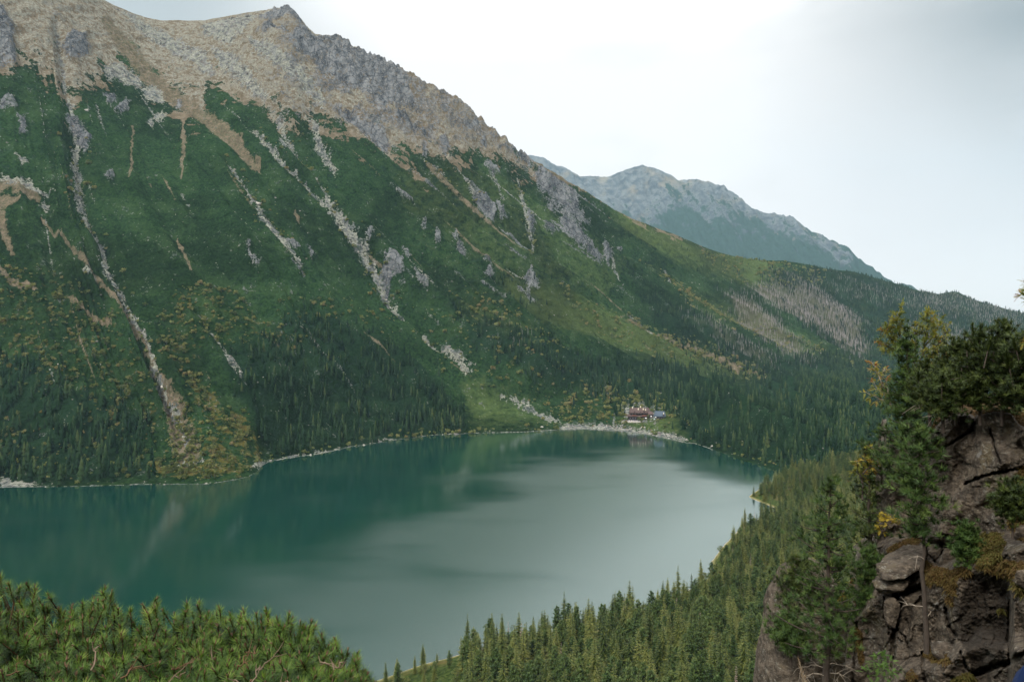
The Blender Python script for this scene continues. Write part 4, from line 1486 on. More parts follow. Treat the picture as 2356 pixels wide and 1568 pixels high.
def far_stands():
    r = np.random.default_rng(77)
    dY = np.gradient(GA[:, :, 1], axis=0)
    dX = np.gradient(GA[:, :, 0], axis=1)
    area = np.abs(dY * dX).ravel()
    mf, md, my_ = m_for, m_dead, m_yel
    posn = GA.reshape(-1, 3)
    clump = np.clip(0.65 + 2.4 * fbm(gx / 40, gy / 24, 3), 0.05, 1.5)
    ok = (gx > -60) & (gx < 2500)

    def sample(dens):
        lam = dens * area * ok
        cnt = r.poisson(np.minimum(lam, 40))
        idx = np.repeat(np.arange(len(lam)), cnt)
        j = r.uniform(-.5, .5, (len(idx), 2))
        dyr, dxr = dY.ravel()[idx], dX.ravel()[idx]
        P = posn[idx].copy()
        nxt = np.minimum(idx + nc0, len(posn) - 1)
        # slide along the surface towards the next row so that trees keep their feet on the ground
        tt = r.random(len(idx))[:, None]
        P = P * (1 - tt) + posn[nxt] * tt
        P[:, 0] += j[:, 1] * dxr
        return P, idx
    sets = []
    # conifers
    P, idx = sample(mf * clump * (1 - .75 * np.clip(md, 0, 1)) / 40.0)
    hts = np.interp(P[:, 2], [0, 60, 250, 450], [21, 19, 14, 11]) * r.uniform(.5, 1.25, len(P))
    g = Geo()
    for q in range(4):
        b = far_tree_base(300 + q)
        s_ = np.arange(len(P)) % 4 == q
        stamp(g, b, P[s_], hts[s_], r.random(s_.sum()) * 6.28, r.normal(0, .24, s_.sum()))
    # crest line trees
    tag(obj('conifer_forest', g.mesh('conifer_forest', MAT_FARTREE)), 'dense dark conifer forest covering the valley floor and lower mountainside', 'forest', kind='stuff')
    nA = len(P)
    P, idx = sample(md * (0.5 + .6 * clump) / 26.0)
    hts = r.uniform(9, 17, len(P))
    g = Geo()
    for q in range(3):
        b = bare_tree_base(320 + q)
        s_ = np.arange(len(P)) % 3 == q
        stamp(g, b, P[s_], hts[s_], r.random(s_.sum()) * 6.28, r.normal(0, .2, s_.sum()))
    tag(obj('dead_forest', g.mesh('dead_forest', MAT_FARDEAD)), 'grey stands of dead leafless trees on the far valley slope', 'dead forest', kind='stuff')
    nB = len(P)
    # yellowing shrubs: the 300 that show largest are things of their own
    cl2 = np.clip(0.25 + 2.2 * fbm(gx / 16 + 40, gy / 16, 3), 0.03, 1.8)
    P, idx = sample(my_ * cl2 / 8.5)
    size = (.35 + 1.35 * r.random(len(P)) ** 2.4) * np.interp(P[:, 1], [700, 1200, 2200], [1.0, 1.1, 1.25])
    app = size / P[:, 1]
    inview = (gx[idx] > 5) & (gx[idx] < 1960) & (gy[idx] > 520)
    order = np.argsort(-app * inview)
    first = order[:300]
    rest = order[300:]
    for i in first:
        a, b = gx[idx[i]], gy[idx[i]]
        if b > 1040:
            wh = 'low on the fan beside the water' if a > 360 else 'by the dark trees at the far left shore'
        elif a < 330:
            wh = 'left of the long stony gully'
        elif a < 640:
            wh = 'right of the long stony gully, above the fan' if b > 850 else 'below the broken rock streak, on the dwarf pine slope'
        elif a < 1280:
            wh = 'above the dark lakeside conifers' if b < 960 else 'at the far waterline'
        elif b > 930:
            wh = 'around the lodge and its stony beach'
        else:
            wh = 'along the ridge line above the valley forest'
        tone = ('small', 'mid-sized', 'large')[int(np.clip((size[i] - .35) / .5, 0, 2))]
        plant('yellow_shrub', SHR[i % 3], P[i] - (0, 0, .2), size[i], r.random() * 6.28, f'{tone} yellowing shrub {wh}', 'shrub', 'yellowing shrubs on the far slope')
    g = Geo()
    for q in range(3):
        b = shrub_base(340 + q)
        s_ = rest[np.arange(len(rest)) % 3 == q]
        stamp(g, b, P[s_], size[s_] * 4.4, r.random(len(s_)) * 6.28, r.normal(0, .22, len(s_)))
    tag(obj('shrubbery', g.mesh('shrubbery', MAT_YEL)), 'countless yellow and rust shrubs scattered over the far slope', 'shrubbery', kind='stuff')
    print('far stands', nA, nB, len(P))


far_stands()

# ------------------------------------------------------------------ the cliff on the right
CT = np.array([(1900, 1030), (2018, 1026), (2060, 1020), (2110, 1010), (2140, 1000), (2160, 976), (2180, 966), (2200, 957), (2228, 955), (2243, 964), (2258, 955),
               (2290, 948), (2326, 953), (2342, 975), (2356, 988), (2500, 990)], float)
CL = np.array([(900, 2030), (1010, 2022), (1040, 2016), (1130, 2014), (1240, 2020), (1300, 2012), (1360, 2018), (1400, 2000), (1440, 1952), (1568, 1944), (1800, 1935)], float)
CRACKS = [
    ([(2150, 1036), (2185, 1022), (2215, 1002), (2236, 990)], 2.2), ([(2236, 990), (2240, 960)], 4.0),
    ([(2278, 985), (2284, 1010), (2292, 1040), (2302, 1066)], 1.6), ([(2220, 1112), (2260, 1096), (2300, 1085), (2356, 1076)], 2.2),
    ([(2112, 1036), (2124, 1030), (2170, 1028)], 1.8), ([(2038, 1096), (2066, 1094)], 2.2), ([(2026, 1040), (2030, 1090), (2032, 1125)], 2.5),
    ([(2140, 1248), (2170, 1252), (2212, 1260), (2225, 1258)], 5.0), ([(2132, 1258), (2150, 1288), (2160, 1300)], 3.0), ([(2165, 1256), (2162, 1275), (2152, 1290)], 3.0),
    ([(2030, 1362), (2060, 1368), (2095, 1358), (2115, 1352)], 6.5), ([(2060, 1366), (2072, 1384), (2072, 1402), (2064, 1430), (2060, 1448)], 4.0),
    ([(2060, 1448), (2055, 1470), (2054, 1512)], 4.5), ([(2036, 1372), (2036, 1420), (2048, 1446), (2060, 1448)], 2.0), ([(2054, 1512), (2050, 1568)], 2.5),
    ([(2066, 1448), (2085, 1468), (2090, 1490)], 1.5), ([(2176, 1400), (2184, 1440), (2200, 1462)], 3.0), ([(2244, 1548), (2290, 1532), (2330, 1520), (2356, 1502)], 5.0),
    ([(2122, 1500), (2124, 1540), (2130, 1575)], 2.5), ([(2324, 1380), (2320, 1460), (2324, 1530)], 2.5), ([(1972, 1430), (1968, 1500), (1962, 1570)], 2.0),
    ([(2210, 1500), (2226, 1540), (2244, 1548)], 2.0),
]


def cliff_base(px, py):
    """horizontal depth of the cliff seen at (px, py), without roughness"""
    Y = 19.0 - (px - 2000) / 356.0 * 4.6
    # ledges: the wall steps towards the viewer as it goes down
    l1 = np.interp(px, [1940, 2130, 2230, 2300, 2400], [1345, 1285, 1262, 1235, 1215])
    Y = Y - 2.0 * sstep(-14, 46, py - l1)
    l2 = np.interp(px, [1940, 2100, 2160, 2220, 2260, 2400], [1600, 1512, 1495, 1470, 1440, 1480])
    Y = Y - 1.1 * sstep(-8, 40, py - l2)
    # recess of the dark wet wall
    Y = Y + 0.25 * sstep(2205, 2240, px) * (1 - sstep(2315, 2335, px)) * sstep(1310, 1340, py) * (1 - sstep(1470, 1500, py))
    # buttress at the right edge
    Y = Y - 1.2 * sstep(2318, 2336, px) * sstep(1290, 1340, py)
    Y = Y + 0.9 * (1 - sstep(2016, 2060, px)) + 1.6 * (1 - sstep(2100, 2150, px)) * (1 - sstep(1230, 1260, py))
    return Y


def cliff_rough(px, py):
    a = fbm(px / 120.0 + 0.35 * py / 120.0, py / 150.0, 3, .5) * 0.9
    b = fbm(px / 14.0, py / 9.0, 4, .6) * 0.10 + ridged(px / 9.0, py / 6.0, 2) * .035
    # angular facets: nearest-seed cells, each a tilted plane
    ci, cj = np.floor(px / 46.0).astype(int), np.floor(py / 40.0).astype(int)
    wxp, wyp = px + 9 * fbm(px / 22., py / 22., 3), py + 9 * fbm(px / 22. + 7, py / 22., 3)
    best = np.full(np.shape(px), 1e9)
    fac = np.zeros(np.shape(px))
    for di in (-1, 0, 1):
        for dj in (-1, 0, 1):
            i_, j_ = ci + di, cj + dj
            h1 = (np.sin(i_ * 127.1 + j_ * 311.7) * 43758.5453) % 1.0
            h2 = (np.sin(i_ * 269.5 + j_ * 183.3) * 43758.5453) % 1.0
            h3 = (np.sin(i_ * 419.2 + j_ * 371.9) * 43758.5453) % 1.0
            sx_, sy_ = (i_ + h1) * 46.0, (j_ + h2) * 40.0
            d_ = np.hypot(wxp - sx_, (wyp - sy_) * 1.15)
            m_ = d_ < best
            best = np.where(m_, d_, best)
            fac = np.where(m_, (h3 - .5) * .12 + (h1 - .5) * .008 * (px - sx_) + (h2 - .5) * .007 * (py - sy_), fac)
    b = b + fac
    # plate-like facets
    fx, fy = px / 44.0 + fbm(px / 60., py / 60., 2) * 1.2, py / 36.0 + fbm(px / 55. + 9, py / 55., 2) * 1.2
    st = (np.floor(fx + 0.5 * np.floor(fy)) * 12.9898 + np.floor(fy) * 78.233)
    pl = (np.sin(st) * 43758.5453) % 1.0
    smooth = sstep(2150, 2240, px) * (1 - sstep(2336, 2346, px)) * (1 - sstep(1190, 1230, py))
    k = 1 - .55 * smooth
    r_ = (a + b * k + 0.10 * pl * k)
    for P, w in CRACKS:
        r_ = r_ + (0.10 + .09 * w) * line_mask(px + 3 * noise2(px / 9, py / 9), py + 3 * noise2(px / 9 + 5, py / 9), P, w * 1.25, 0.75)
    return r_


def cliff_pt(px, py):
    px = np.asarray(px, float)
    py = np.asarray(py, float)
    top = lut(CT, px)
    pe = np.maximum(py, top)
    Y = cliff_base(px, pe) + cliff_rough(px, pe)
    bank = sstep(2112, 2165, px)
    over = np.clip(top - py, 0, 14 + 24 * bank)
    climb = -0.25 + 1.1 * bank
    Yo = Y + over * 0.075
    zt = H + (HY - pe + over * climb) / F * Yo
    return np.stack([(px - CX) / F * Yo, Yo, zt], -1)


GRASS_PATCH = [
    ([(2236, 952), (2250, 940), (2300, 936), (2356, 944), (2370, 985), (2345, 975), (2326, 950), (2290, 946), (2256, 953)], 1.0, 0),
    ([(2120, 990), (2160, 965), (2205, 952), (2170, 962), (2145, 990), (2125, 1008)], .8, 0),
    ([(2126, 1285), (2150, 1300), (2185, 1310), (2215, 1302), (2232, 1312), (2200, 1335), (2200, 1368), (2180, 1362), (2165, 1340), (2130, 1342)], 1.0, 1),
    ([(2222, 1275), (2240, 1240), (2270, 1220), (2300, 1226), (2315, 1250), (2300, 1280), (2260, 1300), (2235, 1290)], 1.1, 2),
    ([(2320, 1120), (2345, 1080), (2372, 1060), (2372, 1250), (2335, 1240), (2318, 1200)], .9, 1),
    ([(2240, 1302), (2300, 1285), (2356, 1290), (2370, 1320), (2330, 1330), (2290, 1318)], .7, 1),
    ([(2320, 1330), (2345, 1345), (2360, 1370), (2345, 1368)], .9, 2),
    ([(2120, 1500), (2150, 1478), (2160, 1486), (2190, 1520), (2180, 1528), (2140, 1520)], 1.0, 1),
    ([(1964, 1440), (1982, 1450), (1990, 1520), (1980, 1530), (1970, 1490)], 1.0, 1),
    ([(2176, 1370), (2192, 1374), (2194, 1390), (2180, 1388)], .9, 0), ([(2296, 1396), (2312, 1400), (2310, 1412), (2296, 1410)], .7, 2),
    ([(2190, 1560), (2230, 1545), (2240, 1575), (2190, 1580)], .8, 2), ([(2086, 1545), (2100, 1535), (2108, 1568), (2088, 1570)], .5, 1),
    ([(2040, 1260), (2080, 1240), (2110, 1232), (2126, 1245), (2090, 1262), (2050, 1280)], .8, 1),
]


def rock_material(name, wet=True):
    m = M(name)
    p = m.pos()
    nb = m.noise(p, 0.55, 5, 0.62)
    nm = m.noise(p, 2.2, 6, 0.68, stretch=(1, 1, 1.5))
    nf = m.noise(p, 9.0, 5, 0.72)
    nl = m.noise(p, 5.0, 6, 0.75, stretch=(1, 1, 1.9), dist=.6)
    c = m.mix(m.mr(m.math('ADD', m.math('MULTIPLY', nm, .55), m.math('MULTIPLY', nf, .45)), 0.40, 0.60), (0.037, 0.030, 0.023), (0.138, 0.113, 0.086))
    c = m.mix(m.mr(nb, 0.42, 0.66, 0, .65), c, (0.058, 0.050, 0.042))
    c = m.mix(m.mr(m.math('ADD', m.math('MULTIPLY', nm, .35), m.math('MULTIPLY', nb, .65)), 0.53, 0.62, 0, .6), c, (0.105, 0.085, 0.045))
    # pale lichen scabs
    li = m.mr(m.math('ADD', m.math('MULTIPLY', nl, .7), m.math('MULTIPLY', nb, .3)), 0.54, 0.60, 0, .85)
    c = m.mix(li, c, m.mix(nf, (0.11, 0.10, 0.085), (0.27, 0.26, 0.22)))
    c = m.mix(m.mr(m.math('ADD', m.math('MULTIPLY', nf, .6), m.math('MULTIPLY', nl, .4)), 0.575, 0.63, 0, .75), c, (0.24, 0.215, 0.165))
    vo = m.n('ShaderNodeTexVoronoi', inp={'Scale': 1.05})
    m.L(p, vo.inputs['Vector'])
    spot = m.mr(m.math('ADD', vo.outputs['Distance'], m.math('MULTIPLY', nf, .24)), 0.24, 0.29, .55, 0)
    c = m.mix(m.math('MULTIPLY', spot, m.mr(nb, .5, .55)), c, (0.25, 0.245, 0.23))
    if wet:
        wt_ = m.attr('rnd')
        w2 = m.mr(m.math('ADD', wt_, m.math('MULTIPLY', m.math('SUBTRACT', nm, .5), 2.8)), .50, .78, 0, .8)
        c = m.mix(w2, c, (0.022, 0.018, 0.014))
        g2 = m.attr('moss')
        g3 = m.mr(m.math('ADD', g2, m.math('MULTIPLY', m.math('SUBTRACT', nm, .5), 1.3)), .42, .62)
        c = m.mix(g3, c, m.mix(nf, (0.035, 0.022, 0.008), (0.12, 0.068, 0.022)))
    m.color(c)
    h_ = m.math('ADD', m.math('MULTIPLY', nm, 1.0), m.math('MULTIPLY', nf, .6))
    m.bump(h_, 1.0, 0.13)
    m.b.inputs['Roughness'].default_value = .9
    m.b.inputs['Specular IOR Level'].default_value = .15
    return m.m


MAT_CLIFF = rock_material('cliff_rock')
MAT_ROCK = rock_material('boulder_rock', wet=False)


def build_cliff():
    rows = np.arange(896, 1800, 2.0)
    u = np.linspace(0, 1, 285) ** 1.0
    xl = lut(CL, rows)
    PXc = xl[:, None] + u[None, :] * (2490 - xl[:, None])
    PYc = np.broadcast_to(rows[:, None], PXc.shape)
    G = cliff_pt(PXc, PYc)
    # the left flank turns away from the viewer
    n_side = 7
    side = []
    for k in range(n_side, 0, -1):
        q = G[:, 0].copy()
        q[:, 1] += 0.5 * k ** 1.35
        q[:, 0] = (xl + 1.5 * k + 3 * noise2(rows / 30, rows * 0 + k * .4) - CX) / F * q[:, 1]
        side.append(q)
    G = np.concatenate([np.stack(side, 1), G], 1)
    wet = np.zeros(PXc.shape)
    wet = np.maximum(wet, poly_mask(PXc + 6 * noise2(PXc / 14, PYc / 30), PYc + 0.0, [(2222, 1330), (2260, 1310), (2320, 1300), (2330, 1330), (2322, 1450), (2310, 1530), (2240, 1545), (2215, 1480), (2190, 1440), (2195, 1400), (2215, 1370)], 12))
    wet = np.maximum(wet, .7 * poly_mask(PXc, PYc, [(2230, 960), (2250, 962), (2246, 1000), (2236, 1020)], 6))
    wet = np.maximum(wet, .6 * poly_mask(PXc, PYc, [(2150, 1060), (2190, 1050), (2200, 1130), (2180, 1180), (2160, 1120)], 12))
    wet = np.maximum(wet, .7 * poly_mask(PXc, PYc, [(2250, 1275), (2320, 1255), (2330, 1300), (2250, 1312)], 10))
    moss = np.zeros(PXc.shape)
    for P, d, c in GRASS_PATCH:
        moss = np.maximum(moss, d * poly_mask(PXc, PYc, P, 9))
    moss = np.maximum(moss, 1.0 * sstep(2, 12, lut(CT, PXc) - PYc))
    pad = lambda a: np.concatenate([np.zeros((len(rows), n_side)), a], 1).ravel()
    # back edge drops down behind the plateau
    b1 = G[0].copy(); k1 = (b1[:, 1] + 3) / b1[:, 1]; b1[:, 0] *= k1; b1[:, 2] = H + (b1[:, 2] - H) * k1 - .8; b1[:, 1] += 3
    b2 = b1.copy(); b2[:, 0] *= (b2[:, 1] + 8) / b2[:, 1]; b2[:, 1] += 8; b2[:, 2] -= 40
    bt = G[-1].copy(); bt[:, 2] -= 45; bt[:, 1] -= 1.0
    Gf = np.concatenate([b2[None], b1[None], G, bt[None]], 0)
    ex = lambda a: np.concatenate([np.zeros(2 * G.shape[1]), a, np.zeros(G.shape[1])])
    me = raw_mesh('cliff', Gf.reshape(-1, 3), grid_faces(Gf.shape[0], Gf.shape[1]), MAT_CLIFF, False, {'rnd': ex(pad(wet)), 'moss': ex(pad(moss))})
    tag(obj('cliff', me), 'dark brown rock wall with cracks and lichen along the right edge', 'cliff', kind='structure')


build_cliff()


def boulder(name, corners, label, seed=0, mat=None, sub=4, rough=.06, cat='rock', facet=0.5, group=None):
    """irregular rock: hull of a few corner points, subdivided and roughened. corners in world metres"""
    bm = bmesh.new()
    for c in corners:
        bm.verts.new(c)
    bmesh.ops.convex_hull(bm, input=bm.verts[:])
    for v in [v for v in bm.verts if not v.link_faces]:
        bm.verts.remove(v)
    bmesh.ops.triangulate(bm, faces=bm.faces[:])
    for k in range(sub):
        bmesh.ops.subdivide_edges(bm, edges=bm.edges[:], cuts=1, use_grid_fill=True)
        if k < 1:
            bmesh.ops.smooth_vert(bm, verts=bm.verts[:], factor=0.22, use_axis_x=True, use_axis_y=True, use_axis_z=True)
    bm.normal_update()
    co = np.array([v.co for v in bm.verts])
    no = np.array([v.normal for v in bm.verts])
    size = np.ptp(co, axis=0).max()
    q = co / size
    d = rough * size * (ridged(q[:, 0] * 5 + seed + q[:, 1] * 3, q[:, 2] * 7 + q[:, 1] * 2, 4) * .7 + fbm(q[:, 0] * 14 + seed, q[:, 2] * 18 + q[:, 1] * 9, 3) * .5)
    co = co + no * d[:, None]
    for v, c in zip(bm.verts, co):
        v.co = c
    me = bpy.data.meshes.new(name)
    bm.to_mesh(me)
    bm.free()
    for p in me.polygons:
        p.use_smooth = True
    me.materials.append(mat or MAT_ROCK)
    o = obj(name, me)
    tag(o, label, cat, group)
    return o


def P3(*a):
    return tuple(pt(*a))


def at_cliff(px, py, fwd=0.0):
    p = cliff_pt(np.array([px]), np.array([py]))[0]
    return p - np.array([0, fwd, 0])


# two overhanging slabs
y0 = float(cliff_pt(np.array([2075.0]), np.array([1330.0]))[0, 1])
boulder('rock_slab', [P3(2016, 1300, y0 - .5), P3(2020, 1318, y0 - .4), P3(2036, 1332, y0 - .9), P3(2080, 1330, y0 - 1.1), P3(2124, 1302, y0 - 1.0), P3(2130, 1268, y0 - .3), P3(2122, 1258, y0 + .6),
                      P3(2085, 1252, y0 + 1.6), P3(2056, 1268, y0 + 1.2), P3(2036, 1290, y0 + .3), P3(2060, 1330, y0 + 1.2), P3(2118, 1300, y0 + 1.6)],
        'flat tilted rock slab with mossy sunlit top, resting on another slab left of the bare trunk', 3, rough=.035)
boulder('rock_slab', [P3(2007, 1338, y0 - .3), P3(2012, 1352, y0 - .5), P3(2040, 1364, y0 - .6), P3(2078, 1356, y0 - .9), P3(2096, 1334, y0 - .9), P3(2100, 1326, y0 + .6), P3(2024, 1322, y0 + .6),
                      P3(2012, 1330, y0), P3(2080, 1354, y0 + 1.2), P3(2030, 1360, y0 + 1.2)],
        'grey overhanging rock slab beneath the mossy tilted slab', 8, rough=.035)
yb = float(cliff_pt(np.array([2055.0]), np.array([1410.0]))[0, 1])
boulder('rock', [P3(2034, 1384, yb - .1), P3(2046, 1370, yb - .15), P3(2060, 1374, yb - .35), P3(2071, 1390, yb - .3), P3(2070, 1404, yb - .35), P3(2058, 1446, yb - .25), P3(2042, 1440, yb - .2), P3(2034, 1415, yb - .1),
                 P3(2040, 1380, yb + .6), P3(2070, 1395, yb + .6), P3(2055, 1440, yb + .6)], 'upright oval block wedged in the crack below the two slabs', 5, rough=.03)


def rocks_on(px, py, w, h, label, seed, dep=None, dy=0.0):
    r = np.random.default_rng(seed)
    y = float(cliff_pt(np.array([float(px)]), np.array([float(py)]))[0, 1]) + dy
    ww, hh = w / F * y, h / F * y
    c = pt(px, py, y)
    dep = dep or ww * .8
    cs = []
    for i in range(16):
        a = unit_rand(r, 1)[0]
        a = a / np.max(np.abs(a)) ** .6
        cs.append(tuple(c + a * np.array([ww * .5, dep * .5, hh * .5])))
    boulder('rock', cs, label, seed, rough=.05, sub=3)


rocks_on(2152, 1268, 30, 34, 'small squared block on the left of the two set under the long crack', 31)
rocks_on(2190, 1286, 52, 64, 'large squared block right of the small one under the long crack', 32, dy=.1)
# rocks_on(2160, 1292, 26, 34, 'narrow standing stone wedged beneath the small squared block', 33)
rocks_on(2178, 1500, 62, 44, 'pale sloping boulder beside the foot of the bare trunk', 34)
rocks_on(2152, 1480, 18, 14, 'small pale stone lying in rust grass behind the trunk foot', 35)
# rocks_on(2160, 1556, 70, 60, 'broad rough boulder at the bottom edge beneath the trunk', 36)
rocks_on(2350, 1236, 46, 60, 'pale grey boulder at the right edge beneath the dark bush', 37)
rocks_on(2354, 1332, 30, 44, 'pale grey stone at the right edge beneath the earthy ledge', 38)
rocks_on(2276, 1222, 18, 20, 'small pale stone at the tip of the yellow grass patch', 39)
# rocks_on(2306, 1480, 40, 50, 'light lichened block low in the wet black wall', 40, dy=.4)
# rocks_on(2222, 1300, 26, 26, 'speckled round boulder under the yellow grass patch', 41, dy=-.1)


# rock spire standing left of the cliff
def build_spire():
    Yc = 22.0
    L_ = np.array([(1290, 1830), (1310, 1800), (1345, 1788), (1372, 1774), (1400, 1768), (1440, 1767), (1490, 1760), (1530, 1752), (1568, 1749), (1700, 1735), (1800, 1725)], float)
    Rr = np.array([(1290, 1880), (1345, 1925), (1400, 1950), (1568, 1975), (1800, 1990)], float)
    rows = np.arange(1290, 1790, 3.0)
    th = np.linspace(0, 2 * np.pi, 120, endpoint=False)
    V = []
    for py in rows:
        a, b = np.interp(py, L_[:, 0], L_[:, 1]), np.interp(py, Rr[:, 0], Rr[:, 1])
        c, hw = (a + b) / 2, (b - a) / 2
        w = hw / F * Yc
        sq = np.sign(np.cos(th)) * np.abs(np.cos(th)) ** .7, np.sign(np.sin(th)) * np.abs(np.sin(th)) ** .7
        rr = 1 + 0.10 * ridged(th * 2.2 + 3, py / 150 + th * 0, 4) + 0.05 * fbm(th * 9, py / 16 + th * 0, 3)
        x = (c - CX) / F * Yc + w * sq[0] * np.where(np.cos(th) < -.4, 1 + .03 * fbm(th * 5, py / 20 + th * 0, 2), rr)
        y = Yc + w * 0.9 * sq[1] * rr
        V.append(np.stack([x, y, np.full(120, H + (HY - py) / F * Yc)], 1))
    V = np.array(V)
    n = len(rows)
    Fc = []
    idx = np.arange(n * 120).reshape(n, 120)
    Fq = np.stack([idx[:-1], np.roll(idx[:-1], -1, 1), np.roll(idx[1:], -1, 1), idx[1:]], -1).reshape(-1, 4)
    Vv = np.vstack([V.reshape(-1, 3), V[0].mean(0) + [0, 0, .15]])
    cap = np.array([(idx[0][k], idx[0][k], idx[0][(k + 1) % 120], len(Vv) - 1) for k in range(120)])
    tri = np.concatenate([Fq[:, [0, 1, 2]], Fq[:, [0, 2, 3]], cap[:, [1, 2, 3]]])
    me = raw_mesh('rock_spire', Vv, tri, MAT_ROCK, True)
    tag(obj('rock_spire', me), 'tall grey rock spire at the bottom, left of the cliff, half hidden by pines', 'rock')


build_spire()


# grass tufts on the ledges
def build_grass():
    r = np.random.default_rng(5)
    MAT_GR = leaf_mat('dry_grass', [(0.0, (0.020, 0.012, 0.005)), (0.4, (0.065, 0.036, 0.011)), (0.7, (0.085, 0.062, 0.016)), (1.0, (0.07, 0.07, 0.014))], translucent=.2, rough=.8)
    g = Geo()
    for P, d, c in GRASS_PATCH:
        P = np.array(P, float)
        lo, hi = P.min(0), P.max(0)
        area = (hi[0] - lo[0]) * (hi[1] - lo[1])
        n = int(area * 2.0 * d)
        q = lo + r.random((n, 2)) * (hi - lo)
        q = q[inside(q[:, 0], q[:, 1], P)]
        if len(q) == 0:
            continue
        cl = fbm(q[:, 0] / 12, q[:, 1] / 12, 2)
        q, cl = q[cl > -.25], cl[cl > -.25]
        B = cliff_pt(q[:, 0], q[:, 1])
        n = len(q)
        D = np.stack([r.normal(0, .45, n), -.55 + r.normal(0, .3, n), 0.35 + r.normal(0, .35, n)], 1)
        D[:, 2] -= .25 * (lo[1] > 960)
        L_ = (0.04 + .08 * r.random(n))
        s = np.cross(D, unit_rand(r, n))
        s /= np.linalg.norm(s, axis=1, keepdims=True)
        tone = [0.42, 0.5, .82][c] + r.normal(0, .12, n) + .15 * cl
        mid = B + D * (L_ * .55)[:, None]
        tip = mid + (D + [0, 0, -.8]) * (L_ * .55)[:, None]
        blades(g, B, mid, np.full(n, .011), s, tone)
        blades(g, mid, tip, np.full(n, .009), s, tone + .1)
        blades(g, B, tip, np.full(n, .010), s, tone)
    tag(obj('dry_grass', g.mesh('dry_grass', MAT_GR)), 'tawny and rust dry grass hanging over the cliff ledges', 'grass', kind='stuff')


build_grass()

# ------------------------------------------------------------------ trees on the cliff
MAT_CPINE = leaf_mat('cliff_pine_needles', [(0.0, (0.008, 0.018, 0.004)), (0.4, (0.032, 0.066, 0.014)), (0.7, (0.075, 0.120, 0.026)), (1.0, (0.14, 0.17, 0.042))], translucent=.15)
MAT_DPINE = leaf_mat('dwarf_pine_needles', [(0.0, (0.006, 0.012, 0.003)), (0.4, (0.026, 0.044, 0.009)), (0.7, (0.062, 0.085, 0.017)), (1.0, (0.11, 0.13, 0.03))], translucent=.15)
MAT_DEADWOOD = M('bleached_wood').color((0.30, 0.26, 0.21)).m
MAT_TRUNK = M('pine_bark')
_c = MAT_TRUNK.mix(MAT_TRUNK.noise(MAT_TRUNK.pos(), 14, 5, .7, stretch=(1, 1, .4)), (0.020, 0.016, 0.013), (0.085, 0.068, 0.055))
MAT_TRUNK.color(_c)
MAT_TRUNK.bump(MAT_TRUNK.noise(MAT_TRUNK.pos(), 22, 4, .7, stretch=(1, 1, .35)), .8, .03)
MAT_TRUNK = MAT_TRUNK.m


